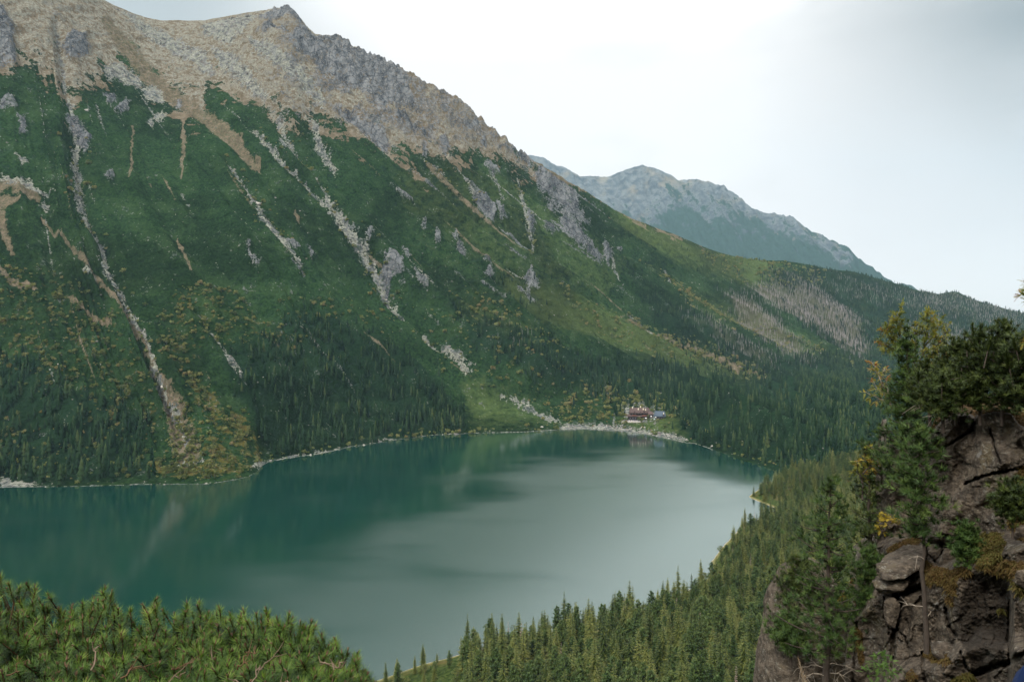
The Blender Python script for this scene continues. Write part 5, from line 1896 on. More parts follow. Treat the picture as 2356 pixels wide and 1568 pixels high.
def cliff_pine(label, base, top, Y, wids, seed, mat, whorls=16, per=6, tufts=12, tlen=.16, tn=24, wid=.009, trunk_r=.09, spires=0, dead=0, name='stone_pine', cat='pine'):
    """wids: list of (py, left px, right px) outlines of the crown; real width and depth come from it"""
    r = np.random.default_rng(seed)
    wids = np.array(wids, float)
    b, tp = np.array(pt(base[0], base[1], Y)), np.array(pt(top[0], top[1], Y))
    root = empty(name, b)
    tag(root, label, cat)
    h = tp[2] - b[2]
    axis = lambda py: np.array(pt(np.interp(py, [top[1], base[1]], [top[0], base[0]]), py, Y))
    tk = Geo()
    pys = np.linspace(base[1], top[1] + 4, 12)
    pts = np.array([axis(p) for p in pys])
    pts[1:-1, 0] += r.normal(0, .02, 10)
    pts[0, 2] -= .4
    tube(tk, pts - b, np.interp(pys, [top[1], base[1]], [trunk_r * .12, trunk_r]), 9)
    g, lb = Geo(), Geo()
    p0, p1 = wids[:, 0].min(), wids[:, 0].max()
    zs = np.linspace(p0 + 3, p1, whorls)
    for py in zs:
        l, rt = np.interp(py, wids[:, 0], wids[:, 1]), np.interp(py, wids[:, 0], wids[:, 2])
        ax = axis(py)
        dl, dr = max(.05, ax[0] - (l - CX) / F * Y), max(.05, (rt - CX) / F * Y - ax[0])
        for j in range(per):
            th = 6.283 * (j + r.random()) / per
            ext_ = dr if math.cos(th) > 0 else dl
            rad = ext_ * abs(math.cos(th)) + .75 * (dl + dr) / 2 * abs(math.sin(th))
            L_ = rad * (0.55 + .5 * r.random())
            d = np.array([math.cos(th), math.sin(th), 0])
            up = r.normal(.0, .2)
            u = np.linspace(0, 1, 5)
            bb = ax + np.array([0, 0, r.normal(0, .08) - .12 * L_])
            P = bb + d * (L_ * u)[:, None] + np.array([0, 0, 1.0]) * (L_ * (up * u + .28 * u * u))[:, None]
            tube(lb, P - b, np.linspace(.018, .005, 5) * (0.6 + L_), 4, caps=False)
            nt = max(3, int(tufts * (L_ / 1.0 + .25)))
            uu = 1 - r.random(nt) ** 1.4 * .8
            C = bb + d * (L_ * uu)[:, None] + np.array([0, 0, 1.0]) * (L_ * (up * uu + .28 * uu * uu))[:, None]
            C = C + r.normal(0, .10 + .10 * L_, (nt, 3)) * np.array([1, 1, .7])
            tone = .42 + r.normal(0, .10)
            for c in C:
                tuft(g, r, c - b, d * .6 + np.array([0, 0, .8]) + r.normal(0, .3, 3), tlen * (.75 + .5 * r.random()), tn, wid, tone + r.normal(0, .10))
    for k in range(spires):
        # upright shoots that break the outline
        f_ = (k + r.random()) / spires
        pxs = np.interp(f_, [0, 1], [wids[:, 1].min(), wids[:, 2].max()])
        row = min((w_[0] for w_ in wids if w_[1] <= pxs <= w_[2]), default=wids[0, 0])
        q = np.array(pt(pxs, row + 4, Y + r.normal(0, .3)))
        hh2 = r.uniform(.12, .34)
        ax2 = np.array([r.normal(0, .12), 0, 1.0])
        tube(tk, np.array([q - ax2 * .4, q, q + ax2 * hh2]) - b, [.014, .010, .004], 5)
        for e in range(9):
            tuft(g, r, q - b + ax2 * hh2 * (e / 8.0), ax2 + r.normal(0, .15, 3), tlen * .9, tn, wid, .5 + r.normal(0, .08), spread=.95)
    for k in range(4):
        tuft(g, r, tp - b - np.array([0, 0, .12 * k]), np.array([0, 0, 1.0]), tlen * 1.1, tn * 2, wid, .55)
    tk.add(*lb.arrays()[:2])
    obj('trunk', tk.mesh('trunk', MAT_TRUNK, True), root)
    obj('crown', g.mesh('crown', mat), root)
    for k in range(dead):
        dg = Geo()
        py = base[1] - (base[1] - p1) * (0.10 + .85 * (k + r.random()) / dead)
        ax = axis(py)
        sd_ = -1 if r.random() < .7 else 1
        d = np.array([sd_ * (0.7 + .3 * r.random()), -.4 + .8 * r.random(), 0.15])
        L_ = .35 + .65 * r.random()
        u = np.linspace(0, 1, 8)
        P = ax + d * (L_ * u)[:, None] + np.array([0, 0, 1.0]) * (-.55 * L_ * u * u + .15 * u)[:, None] + np.cumsum(r.normal(0, .022, (8, 3)), 0)
        tube(dg, P - b, np.linspace(.008, .002, 8), 5)
        for q in range(3):
            i0 = r.integers(2, 6)
            d2 = d * .6 + r.normal(0, .5, 3)
            tube(dg, np.array([P[i0], P[i0] + d2 * .12, P[i0] + d2 * .28 - np.array([0, 0, .04])]) - b, [.007, .004, .002], 4)
        obj('dead_branch', dg.mesh('dead_branch', MAT_DEADWOOD), root)
    return root


cliff_pine('slender pine on the left rim of the cliff, its thin tip topping all others', (2092, 1130), (2086, 768), 19.6,
           [(768, 2080, 2092), (800, 2074, 2100), (830, 2062, 2106), (850, 2072, 2100), (872, 2042, 2112), (892, 2050, 2118), (930, 2046, 2130), (960, 2032, 2120), (1000, 2012, 2130), (1040, 2008, 2122), (1080, 2030, 2110), (1110, 2040, 2100)],
           1, MAT_CPINE, whorls=24, per=6, tufts=11, trunk_r=.10)
cliff_pine('pine with a long bare trunk standing in front of the cliff face', (2133, 1502), (2112, 980), 15.2,
           [(980, 2102, 2118), (1010, 2090, 2142), (1050, 2072, 2158), (1090, 2062, 2158), (1120, 2060, 2166), (1150, 2052, 2150), (1180, 2056, 2140), (1210, 2060, 2130), (1225, 2080, 2122)],
           2, MAT_CPINE, whorls=16, per=5, tufts=9, trunk_r=.062, dead=3)
cliff_pine('dense pine between the cliff and the foremost pine, reddish rowan leaves at its top', (2004, 1420), (2000, 1022), 20.5,
           [(1022, 1988, 2008), (1050, 1978, 2014), (1080, 1974, 2016), (1120, 1962, 2016), (1160, 1950, 2020), (1200, 1946, 2034), (1240, 1960, 2050), (1280, 1956, 2030), (1320, 1956, 2010)],
           3, MAT_DPINE, whorls=17, per=5, tufts=8, trunk_r=.10)
cliff_pine('foremost full pine left of the cliff with a dark trunk and bleached lower branches', (1900, 1610), (1911, 1108), 17.6,
           [(1108, 1904, 1918), (1135, 1892, 1930), (1165, 1876, 1940), (1195, 1854, 1948), (1230, 1852, 1944), (1265, 1838, 1956), (1300, 1850, 1962), (1340, 1846, 1958), (1380, 1832, 1962), (1420, 1800, 1950), (1455, 1790, 1945), (1490, 1806, 1930)],
           4, MAT_CPINE, whorls=20, per=5, tufts=8, trunk_r=.095, dead=9)
cliff_pine('low dark bushy pine beside the overhanging slabs', (1998, 1480), (2000, 1270), 18.6,
           [(1270, 1990, 2010), (1300, 1970, 2024), (1330, 1966, 2024), (1360, 1960, 2036), (1390, 1958, 2040), (1420, 1960, 2030), (1440, 1980, 2016)],
           5, MAT_CPINE, whorls=12, per=7, tufts=12, trunk_r=.07)
cliff_pine('tiny spruce-like pine growing on the ledge before the smooth upper wall', (2222, 1292), (2226, 1212), 14.0,
           [(1212, 2220, 2230), (1235, 2212, 2234), (1265, 2208, 2236), (1285, 2210, 2234)], 6, MAT_CPINE, whorls=9, per=6, tufts=22, tlen=.09, trunk_r=.02)
cliff_pine('dark round bush on the right-hand ledge above the grey boulders', (2330, 1188), (2334, 1118), 12.5,
           [(1118, 2322, 2342), (1140, 2310, 2352), (1165, 2306, 2356), (1185, 2314, 2350)], 7, MAT_DPINE, whorls=8, per=7, tufts=20, tlen=.10, trunk_r=.02, name='pine_bush', cat='bush')
cliff_pine('yellow-green dwarf pine bush capping the rock spire', (1838, 1405), (1838, 1292), 21.4,
           [(1292, 1826, 1862), (1310, 1800, 1876), (1335, 1792, 1890), (1365, 1790, 1886), (1395, 1800, 1870)], 8, MAT_DPINE, whorls=9, per=8, tufts=12, tlen=.16, trunk_r=.05, name='dwarf_pine', cat='dwarf pine')
cliff_pine('lower dwarf pine bush clinging to the side of the rock spire', (1820, 1500), (1812, 1418), 20.2,
           [(1418, 1796, 1830), (1440, 1774, 1850), (1460, 1772, 1850), (1485, 1790, 1830)], 9, MAT_CPINE, whorls=7, per=8, tufts=12, tlen=.16, trunk_r=.04, name='dwarf_pine', cat='dwarf pine')

for i, (bx, by, tx, ty, Yq, w, lab) in enumerate([
        (2140, 945, 2135, 848, 17.4, [(848, 2120, 2146), (870, 2108, 2166), (900, 2106, 2180), (930, 2116, 2176)], 'leftmost dwarf pine of the clump along the cliff top'),
        (2200, 940, 2198, 796, 16.4, [(796, 2190, 2208), (820, 2176, 2222), (850, 2160, 2236), (890, 2156, 2240), (920, 2170, 2230)], 'second dwarf pine from the left along the cliff top'),
        (2255, 938, 2250, 775, 15.8, [(775, 2238, 2264), (800, 2222, 2284), (840, 2206, 2290), (880, 2206, 2296), (920, 2220, 2280)], 'middle dwarf pine of the cliff top clump, bushy and dark'),
        (2305, 938, 2309, 754, 15.2, [(754, 2302, 2316), (775, 2288, 2328), (800, 2272, 2336), (840, 2262, 2348), (880, 2262, 2350), (925, 2276, 2340)], 'highest dwarf pine of the cliff top clump, with a lone upright tip'),
        (2362, 940, 2360, 782, 14.6, [(782, 2346, 2372), (800, 2330, 2390), (840, 2320, 2400), (890, 2322, 2400), (925, 2336, 2390)], 'dwarf pine cut off by the right edge of the photo on the cliff top'),
        (2170, 955, 2168, 876, 15.6, [(876, 2150, 2186), (900, 2140, 2220), (925, 2150, 2230), (940, 2160, 2220)], 'low front dwarf pine with bare pale stems above the cliff face')]):
    cliff_pine(lab, (bx, by), (tx, ty), Yq, w, 40 + i, MAT_DPINE, whorls=12, per=7, tufts=14, tlen=.13, tn=20, wid=.010, trunk_r=.04, spires=6, dead=2 if i in (0, 1, 5) else 0, name='dwarf_pine', cat='dwarf pine')


# ------------------------------------------------------------------ rowans
MAT_ROWAN = leaf_mat('rowan_leaves', [(0.0, (0.08, 0.11, 0.02)), (0.45, (0.20, 0.22, 0.04)), (0.7, (0.33, 0.29, 0.05)), (0.9, (0.33, 0.18, 0.045)), (1.0, (0.2, 0.05, 0.025))], translucent=.45)
MAT_YELLOW = leaf_mat('bright_yellow_leaves', [(0.0, (0.14, 0.12, 0.015)), (0.6, (0.32, 0.25, 0.03)), (1.0, (0.42, 0.30, 0.05))], translucent=.35)
MAT_SAPL = leaf_mat('sapling_leaves', [(0.0, (0.03, 0.07, 0.012)), (0.6, (0.07, 0.14, 0.022)), (1.0, (0.12, 0.19, 0.035))], translucent=.35)


def pinnate(g, r, base, axis, L_, pairs, lw, tone):
    """one compound leaf: two rows of leaflets on a stalk"""
    axis = axis / np.linalg.norm(axis)
    s = np.cross(axis, [0, 0, 1.0] + r.normal(0, .3, 3))
    s /= np.linalg.norm(s)
    u = np.linspace(.25, 1, pairs)
    B = base + axis * (L_ * u)[:, None] - np.array([0, 0, .25 * L_]) * (u * u)[:, None]
    for sg in (-1, 1):
        tip = B + sg * s * lw * (1.15 - .5 * u)[:, None] + axis * lw * .5
        nrm = np.tile(axis, (pairs, 1))
        blades(g, B, tip, np.full(pairs, lw * .22), nrm, tone + r.normal(0, .10, pairs))
    blades(g, B[-1:], B[-1:] + axis * lw, np.array([lw * .2]), s[None], [tone])


def rowan(label, base, Y, stems, seed, mat, leaf=.16, lw=.055, nl=10, bark=None, name='rowan_tree', cat='rowan tree', rad=.028, spread=.45, twigs=7, tone=.5, pairs=6, berries=False):
    """stems: list of px,py polylines (the main limbs)"""
    r = np.random.default_rng(seed)
    b = np.array(pt(base[0], base[1], Y))
    root = empty(name, b)
    tag(root, label, cat)
    w, g = Geo(), Geo()
    for st in stems:
        st = np.array(st, float)
        n = len(st) * 4
        t = np.linspace(0, 1, n)
        tt = np.linspace(0, 1, len(st))
        xs, ys = np.interp(t, tt, st[:, 0]), np.interp(t, tt, st[:, 1])
        dy = np.cumsum(r.normal(0, .05, n))
        P = np.array([pt(x, y, Y + d) for x, y, d in zip(xs, ys, dy)])
        P[:, :] += r.normal(0, .012, (n, 3))
        P[0] = pt(st[0][0], st[0][1], Y)
        tube(w, P - b, np.linspace(rad, rad * .15, n), 5)
        for k in range(twigs * len(st) // 2):
            i = int(n * (0.25 + .75 * r.random()) ** .8) - 1
            i = min(max(i, 1), n - 1)
            d = P[i] - P[i - 1]
            d = d / (np.linalg.norm(d) + 1e-9) + r.normal(0, .8, 3) * np.array([1, 1, .55])
            d /= np.linalg.norm(d)
            L_ = spread * (.35 + .75 * r.random())
            q = np.array([P[i], P[i] + d * L_ * .5 + [0, 0, .04], P[i] + d * L_ + np.array([0, 0, -.02])])
            tube(w, q - b, [rad * .3, rad * .2, rad * .08], 4, caps=False)
            tk = tone + r.normal(0, .16)
            for m_ in range(nl):
                v = .3 + .7 * r.random()
                p = q[0] + (q[2] - q[0]) * v
                ax = d + r.normal(0, .7, 3)
                pinnate(g, r, p - b, ax, leaf * (.7 + .5 * r.random()), pairs, lw, tk + r.normal(0, .10))
    obj('branches', w.mesh('branches', bark or MAT_TRUNK), root)
    obj('leaves', g.mesh('leaves', mat), root)
    return root


rowan('airy rowan tree with olive and reddish leaves rising above the cliff rim', (2108, 900), 20.6,
      [[(2108, 900), (2112, 850), (2126, 800), (2132, 760), (2134, 716)], [(2112, 850), (2090, 810), (2072, 780), (2062, 740), (2074, 706)], [(2110, 860), (2140, 820), (2160, 790), (2184, 758)],
       [(2126, 800), (2148, 770), (2166, 740)], [(2090, 812), (2058, 790), (2040, 762), (2046, 730)], [(2132, 820), (2160, 812), (2176, 800)], [(2100, 830), (2108, 780), (2104, 745)], [(2120, 840), (2150, 838), (2162, 826)],
       [(2090, 815), (2050, 800), (2030, 790)]], 61, MAT_ROWAN, nl=18, twigs=13, spread=.36, leaf=.11, lw=.032, tone=.42)
rowan('small pale-barked rowan with golden leaves at the left rim of the cliff', (2052, 945), 20.9,
      [[(2052, 945), (2046, 910), (2028, 880), (2014, 850), (2004, 826)], [(2046, 912), (2026, 900), (2008, 880)], [(2046, 910), (2040, 880), (2030, 862), (2036, 848)], [(2050, 930), (2020, 915), (1998, 905)]],
      62, MAT_ROWAN, bark=MAT_DEADWOOD, nl=6, twigs=6, spread=.25, leaf=.12, lw=.045, tone=.66, rad=.022)
rowan('rowan with red-tinged leaves in front of the dense pine top', (1985, 1150), 20.0,
      [[(1985, 1150), (1984, 1100), (1988, 1060), (1992, 1030)], [(1984, 1110), (1974, 1080), (1972, 1058)], [(1985, 1090), (2002, 1070), (2008, 1050)]], 63, MAT_ROWAN, nl=8, twigs=8, spread=.25, leaf=.12, lw=.045, tone=.6)
rowan('bright yellow shrub between the dense pine and the bare-trunk pine', (2034, 1235), 18.4,
      [[(2034, 1235), (2032, 1210), (2036, 1185)], [(2034, 1225), (2046, 1205), (2056, 1186)], [(2033, 1225), (2022, 1210)]], 64, MAT_YELLOW, nl=6, twigs=6, spread=.2, leaf=.11, lw=.05, name='yellow_shrub', cat='shrub', tone=.5)
rowan('orange-brown leafy shrub on the rock spire behind the foremost pine', (1948, 1420), 19.2,
      [[(1948, 1420), (1946, 1380), (1952, 1340)], [(1946, 1390), (1932, 1360)], [(1948, 1395), (1964, 1370)]], 65, MAT_ROWAN, nl=6, twigs=6, spread=.22, leaf=.11, lw=.045, tone=.82, name='rowan_shrub', cat='shrub')
rowan('light green rowan sapling low in front of the cliff foot', (2032, 1600), 11.5,
      [[(2032, 1600), (2030, 1560), (2026, 1530), (2022, 1498)], [(2030, 1565), (2052, 1545), (2072, 1532)], [(2030, 1570), (2010, 1555), (1994, 1545)], [(2027, 1535), (2010, 1515)], [(2028, 1545), (2048, 1520)]],
      66, MAT_SAPL, nl=3, twigs=5, spread=.16, leaf=.11, lw=.032, tone=.5, rad=.006, name='sapling', cat='sapling')
rowan('rowan leaning in from beyond the right edge with berry-red twig ends', (2440, 960), 12.5,
      [[(2440, 960), (2430, 850), (2410, 740), (2385, 690), (2352, 672)], [(2430, 850), (2400, 800), (2362, 784)], [(2410, 740), (2390, 660), (2364, 648)]], 67, MAT_ROWAN, nl=8, twigs=8, spread=.16, leaf=.10, lw=.03, tone=.7, rad=.02)


# dry grass stalk close to the viewer
def build_stalk():
    r = np.random.default_rng(8)
    Y = 2.2
    g, h_ = Geo(), Geo()
    path = np.array([pt(1866, 1640, Y), pt(1858, 1590, Y), pt(1850, 1560, Y), pt(1838, 1518, Y)])
    root = empty('grass_stalk', path[0])
    tag(root, 'single pale dry grass stalk with a feathery head at the bottom edge before the pines', 'grass stalk')
    tube(g, path - path[0], [.003, .0025, .002, .001], 5)
    obj('stem', g.mesh('stem', MAT_DEADWOOD), root)
    for k in range(130):
        v = r.random()
        p = path[3] + (path[1] - path[3]) * v
        d = (path[3] - path[1]) * .12 + r.normal(0, .006, 3) * (0.5 + 1.2 * v)
        blades(h_, p[None] - path[0], (p + d * (.6 + .6 * r.random()))[None] - path[0], np.array([.0016]), unit_rand(r, 1), [.5 + r.normal(0, .2)])
    MS = leaf_mat('straw', [(0, (0.22, 0.15, 0.08)), (1, (0.42, 0.33, 0.22))], translucent=.2)
    obj('seed_head', h_.mesh('seed_head', MS), root)


build_stalk()

# ------------------------------------------------------------------ the viewer's ledge and the dwarf pine in front of it
def build_ledge():
    xs = np.linspace(-7, 5, 60)
    ys = np.linspace(-5, 14, 90)
    X, Y = np.meshgrid(xs, ys)
    x, y = X.ravel(), Y.ravel()
    z = 168.05 - 0.27 * np.maximum(0, y - .9) - 3.0 * np.maximum(0, y - 4.6) - 1.2 * np.maximum(0, np.abs(x + 1.5) - 4.2)
    z += .05 * fbm(x * 1.5, y * 1.5, 3)
    m = M('ledge_soil')
    m.color(m.mix(m.noise(m.pos(), 6, 5), (0.012, 0.009, 0.006), (0.05, 0.038, 0.024)))
    tag(obj('ledge', raw_mesh('ledge', np.stack([x, y, z], 1), grid_faces(90, 60), m.m, True)), 'dark soil ledge under the nearest dwarf pines', 'ground', kind='structure')


build_ledge()

BT = np.array([(-200, 1300), (-60, 1318), (0, 1322), (20, 1342), (45, 1350), (62, 1342), (80, 1348), (110, 1364), (135, 1400), (165, 1392), (190, 1388), (215, 1376), (240, 1352), (256, 1362),
               (272, 1400), (300, 1402), (330, 1390), (358, 1376), (374, 1402), (400, 1410), (430, 1386), (458, 1384), (480, 1408), (505, 1398), (530, 1410), (560, 1402), (590, 1412), (612, 1400), (640, 1412),
               (665, 1410), (690, 1430), (716, 1428), (740, 1458), (770, 1466), (800, 1495), (822, 1500), (840, 1540), (862, 1570), (900, 1620)], float)
MAT_BUSH = leaf_mat('bush_needles', [(0.0, (0.005, 0.013, 0.003)), (0.35, (0.020, 0.050, 0.008)), (0.6, (0.065, 0.125, 0.016)), (0.85, (0.15, 0.22, 0.030)), (1.0, (0.26, 0.29, 0.06))], translucent=.2, rough=.5)
MAT_TWIG = M('twig_bark')
MAT_TWIG.color(MAT_TWIG.ramp(MAT_TWIG.attr('rnd'), [(0, (0.03, 0.016, 0.008)), (.5, (0.11, 0.060, 0.032)), (1, (0.17, 0.125, 0.09))]))
MAT_TWIG = MAT_TWIG.m


def bush(x0, x1, n, label, seed):
    r = np.random.default_rng(seed)
    mid = (x0 + x1) / 2
    b = np.array(pt(mid, 1760, 3.0))
    b[2] = 168.05 - .27 * 2.1 - .05
    root = empty('dwarf_pine', b)
    tag(root, label, 'dwarf pine', None)
    nd, tw = Geo(), Geo()
    tips = [v for v in BT if x0 <= v[0] < x1]
    spots = []
    for q in range(n):
        px = r.uniform(x0 - 25, x1 + 25)
        top = lut(BT, np.array([px]))[0] + 14
        t = r.random() ** .85
        py = top + t * (1660 - top)
        spots.append((px, py, t))
    for (px, py) in tips:
        for e in range(2):
            spots.append((px + r.normal(0, 4) * e, py + 2 + 10 * e, 0.0))
    sa = np.array(spots)
    keep = fbm(sa[:, 0] / 30.0, sa[:, 1] / 22.0, 2) + .25 * (sa[:, 2] < .08) > -.16
    spots = [s_ for s_, k in zip(spots, keep) if k]
    for px, py, t in spots:
        Y = 3.7 - 1.45 * t + r.normal(0, .10)
        p = np.array(pt(px, py, Y))
        ax = np.array([r.normal(0, .28), r.normal(-.12, .28) - .25 * t, 1.0])
        if px > 700:
            ax[0] += .25
        ax /= np.linalg.norm(ax)
        L_ = r.uniform(.08, .14)
        base = p - ax * L_
        low = base - ax * .10 + np.array([r.normal(0, .04), r.normal(.03, .04), -.16])
        tube(tw, np.array([low, base, p]) - b, [.0045, .0036, .0028], 5, .32 + r.normal(0, .1))
        tone = .44 + r.normal(0, .10) - .16 * t + .16 * float(noise2(px / 55.0, py / 40.0))  # lower shoots tinted darker: shade inside the shrub put into the needle colour
        # bottle-brush needles
        m_ = 96
        th = r.random(m_) * 6.283
        s = r.random(m_) ** .8
        a = np.array([1.0, 0, 0])
        u = np.cross(ax, a)
        u /= np.linalg.norm(u)
        w = np.cross(ax, u)
        ang = 1.60 - .85 * s + r.normal(0, .16, m_)
        D = np.cos(ang)[:, None] * ax + np.sin(ang)[:, None] * (np.cos(th)[:, None] * u + np.sin(th)[:, None] * w)
        st = base + ax * (L_ * (.12 + .86 * s))[:, None]
        ln = r.uniform(.036, .055, m_)
        sd_ = np.cross(D, ax)
        sd_ /= np.linalg.norm(sd_, axis=1, keepdims=True)
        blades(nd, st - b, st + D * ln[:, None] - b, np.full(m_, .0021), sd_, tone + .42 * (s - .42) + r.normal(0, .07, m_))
        # bud
        for k in range(3):
            d = ax + r.normal(0, .25, 3)
            tube(tw, np.array([p, p + d * .010, p + d * .018]) - b, [.0022, .0024, .0008], 5, .55 + .2 * r.random())
    # older bare wood inside
    for k in range(int((x1 - x0) / (34 if x0 > 400 else 60))):
        px, py = r.uniform(x0, x1), r.uniform(1525, 1620) if px < 640 else r.uniform(1505, 1590)
        Y = 2.55 + r.normal(0, .18)
        p = np.array(pt(px, py, Y))
        d = np.array([r.normal(0, 1), r.normal(0, .4), r.uniform(.1, .9)])
        d /= np.linalg.norm(d)
        L_ = r.uniform(.04, .10)
        u = np.linspace(0, 1, 7)
        P = p + d * (L_ * u)[:, None] + np.cumsum(r.normal(0, .010, (7, 3)), 0)
        tone = .95 if px > 560 or r.random() < .3 else .5
        tube(tw, P - b, np.linspace(.0032, .0015, 7), 6, tone)
        for e in range(2):
            i0 = r.integers(2, 6)
            d2 = d + r.normal(0, .6, 3)
            tube(tw, np.array([P[i0], P[i0] + d2 * .018, P[i0] + d2 * .04 + [0, 0, .008]]) - b, [.002, .0014, .0007], 5, tone)
    # main stems from the ground
    for k in range(9):
        px = r.uniform(x0, x1)
        e = np.array(pt(px, r.uniform(1570, 1640), r.uniform(2.5, 2.9)))
        s0 = b + np.array([r.normal(0, .15), r.normal(.1, .15), -.05])
        u = np.linspace(0, 1, 8)[:, None]
        P = s0 + (e - s0) * u + np.cumsum(r.normal(0, .012, (8, 3)), 0) - np.array([0, 0, .12]) * np.sin(np.pi * u)
        tube(tw, P - b, np.linspace(.018, .005, 8), 6, .35)
    obj('branches', tw.mesh('branches', MAT_TWIG), root)
    obj('needles', nd.mesh('needles', MAT_BUSH), root)


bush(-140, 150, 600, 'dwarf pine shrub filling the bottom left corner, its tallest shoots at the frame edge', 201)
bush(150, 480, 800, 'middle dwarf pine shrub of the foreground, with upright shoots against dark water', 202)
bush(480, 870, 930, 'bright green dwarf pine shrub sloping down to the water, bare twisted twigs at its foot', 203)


# ------------------------------------------------------------------ the person at the lower right corner: only a blue shoulder is in view
def build_person():
    verts = {'pelvis': (1.12, 1.02, 168.98, .13), 'waist': (1.12, 1.02, 169.10, .125), 'chest': (1.12, 1.03, 169.30, .15), 'neckbase': (1.12, 1.03, 169.47, .075), 'neck': (1.12, 1.02, 169.54, .055),
             'lsh': (.945, 1.04, 169.415, .075), 'rsh': (1.30, 1.02, 169.42, .075), 'lel': (.885, 1.06, 169.14, .055), 'rel': (1.37, 1.0, 169.13, .055),
             'lwr': (.93, 1.20, 168.95, .038), 'rwr': (1.33, 1.15, 168.93, .038),
             'lhip': (1.03, 1.02, 168.92, .10), 'rhip': (1.21, 1.02, 168.92, .10), 'lkn': (1.02, 1.05, 168.50, .062), 'rkn': (1.22, 1.05, 168.50, .062),
             'lan': (1.01, 1.00, 168.12, .042), 'ran': (1.23, 1.00, 168.12, .042), 'lto': (1.00, 1.16, 168.09, .036), 'rto': (1.24, 1.16, 168.09, .036)}
    root = empty('person', (1.012, 1.02, 168.04))
    tag(root, 'person in a blue jacket, only the shoulder showing at the lower right corner', 'person')

    def skin(name, keys, edges, mat, grow=0.0):
        me = bpy.data.meshes.new(name)
        me.from_pydata([tuple(np.array(verts[k][:3]) - (1.12, 1.02, 168.04)) for k in keys], [(keys.index(a), keys.index(c)) for a, c in edges], [])
        o = obj(name, me, root)
        md = o.modifiers.new('skin', 'SKIN')
        for i, k in enumerate(keys):
            rr = verts[k][3] + grow
            me.skin_vertices[0].data[i].radius = (rr, rr)
        me.skin_vertices[0].data[0].use_root = True
        sb = o.modifiers.new('smooth', 'SUBSURF')
        sb.levels = sb.render_levels = 2
        me.materials.append(mat)
        return o
    mb = M('blue_jacket_cloth')
    mb.color(mb.mix(mb.noise(mb.pos(), 18, 3), (0.002, 0.010, 0.045), (0.003, 0.018, 0.075)))
    mb.bump(mb.noise(mb.pos(), 9, 3), .4, .02)
    mk_ = M('dark_trousers').color((0.02, 0.02, 0.024)).m
    ms = M('skin').color((0.42, 0.25, 0.18)).m
    mh = M('hair').color((0.03, 0.018, 0.01)).m
    k1 = ['pelvis', 'waist', 'chest', 'neckbase', 'neck', 'lsh', 'rsh', 'lel', 'rel', 'lwr', 'rwr', 'lhip', 'rhip', 'lkn', 'rkn', 'lan', 'ran', 'lto', 'rto']
    # hands: palm and five fingers each
    for s, wr, el_ in (('l', 'lwr', 'lel'), ('r', 'rwr', 'rel')):
        w = np.array(verts[wr][:3])
        d = w - np.array(verts[el_][:3])
        d /= np.linalg.norm(d)
        side = np.cross(d, [0, 0, 1.0])
        side /= np.linalg.norm(side)
        nrm = np.cross(side, d)
        verts[s + 'palm'] = (*(w + d * .075), .030)
        k1.append(s + 'palm')
        for f in range(5):
            if f < 4:
                b0 = w + d * .10 + side * (.024 - .016 * f)
                ln = [.026, .030, .028, .021][f]
                pts_ = [b0, b0 + d * ln - nrm * .004, b0 + d * ln * 1.75 - nrm * .014]
            else:
                b0 = w + d * .05 + side * .034
                pts_ = [b0, b0 + d * .022 + side * .016, b0 + d * .045 + side * .020 - nrm * .008]
            for q, p in enumerate(pts_):
                verts[f'{s}f{f}{q}'] = (*p, .009 - .001 * q)
                k1.append(f'{s}f{f}{q}')
    E = [('pelvis', 'waist'), ('waist', 'chest'), ('chest', 'neckbase'), ('neckbase', 'neck'), ('chest', 'lsh'), ('chest', 'rsh'), ('lsh', 'lel'), ('rsh', 'rel'), ('lel', 'lwr'), ('rel', 'rwr'),
         ('pelvis', 'lhip'), ('pelvis', 'rhip'), ('lhip', 'lkn'), ('rhip', 'rkn'), ('lkn', 'lan'), ('rkn', 'ran'), ('lan', 'lto'), ('ran', 'rto'), ('lwr', 'lpalm'), ('rwr', 'rpalm')]
    for s in 'lr':
        for f in range(5):
            E += [(s + 'palm', f'{s}f{f}0'), (f'{s}f{f}0', f'{s}f{f}1'), (f'{s}f{f}1', f'{s}f{f}2')]
    skin('body', k1, E, ms, -.006)
    skin('jacket', ['chest', 'waist', 'pelvis', 'neckbase', 'lsh', 'rsh', 'lel', 'rel', 'lwr', 'rwr'], [('chest', 'waist'), ('waist', 'pelvis'), ('chest', 'neckbase'), ('chest', 'lsh'), ('chest', 'rsh'), ('lsh', 'lel'), ('rsh', 'rel'), ('lel', 'lwr'), ('rel', 'rwr')], mb.m, .016)
    skin('trousers', ['pelvis', 'lhip', 'rhip', 'lkn', 'rkn', 'lan', 'ran'], [('pelvis', 'lhip'), ('pelvis', 'rhip'), ('lhip', 'lkn'), ('rhip', 'rkn'), ('lkn', 'lan'), ('rkn', 'ran')], mk_, .010)
    # head with nose, ears and brows, looking out over the lake
    bm = bmesh.new()
    bmesh.ops.create_uvsphere(bm, u_segments=24, v_segments=18, radius=1)
    for v in bm.verts:
        x, y, z = v.co
        jaw = 1 - .28 * max(0, -z)
        v.co = Vector((x * .073 * jaw, y * .092 * jaw + (.010 if z < -.2 else 0), z * .118))
        if y > .8 and abs(x) < .25 and -.35 < z < .2:
            v.co.y += .020 * (1 - abs(x) / .25)
        if y > .6 and abs(abs(x) - .38) < .16 and .0 < z < .22:
            v.co.y -= .008
        if y > .8 and abs(x) < .35 and -.62 < z < -.5:
            v.co.y -= .006
        if abs(x) > .9 and abs(y) < .25 and abs(z) < .3:
            v.co.x *= 1.12
    me = bpy.data.meshes.new('head')
    bm.to_mesh(me)
    bm.free()
    me.materials.append(ms)
    for p in me.polygons:
        p.use_smooth = True
    obj('head', me, root, (0, .02, 1.60))
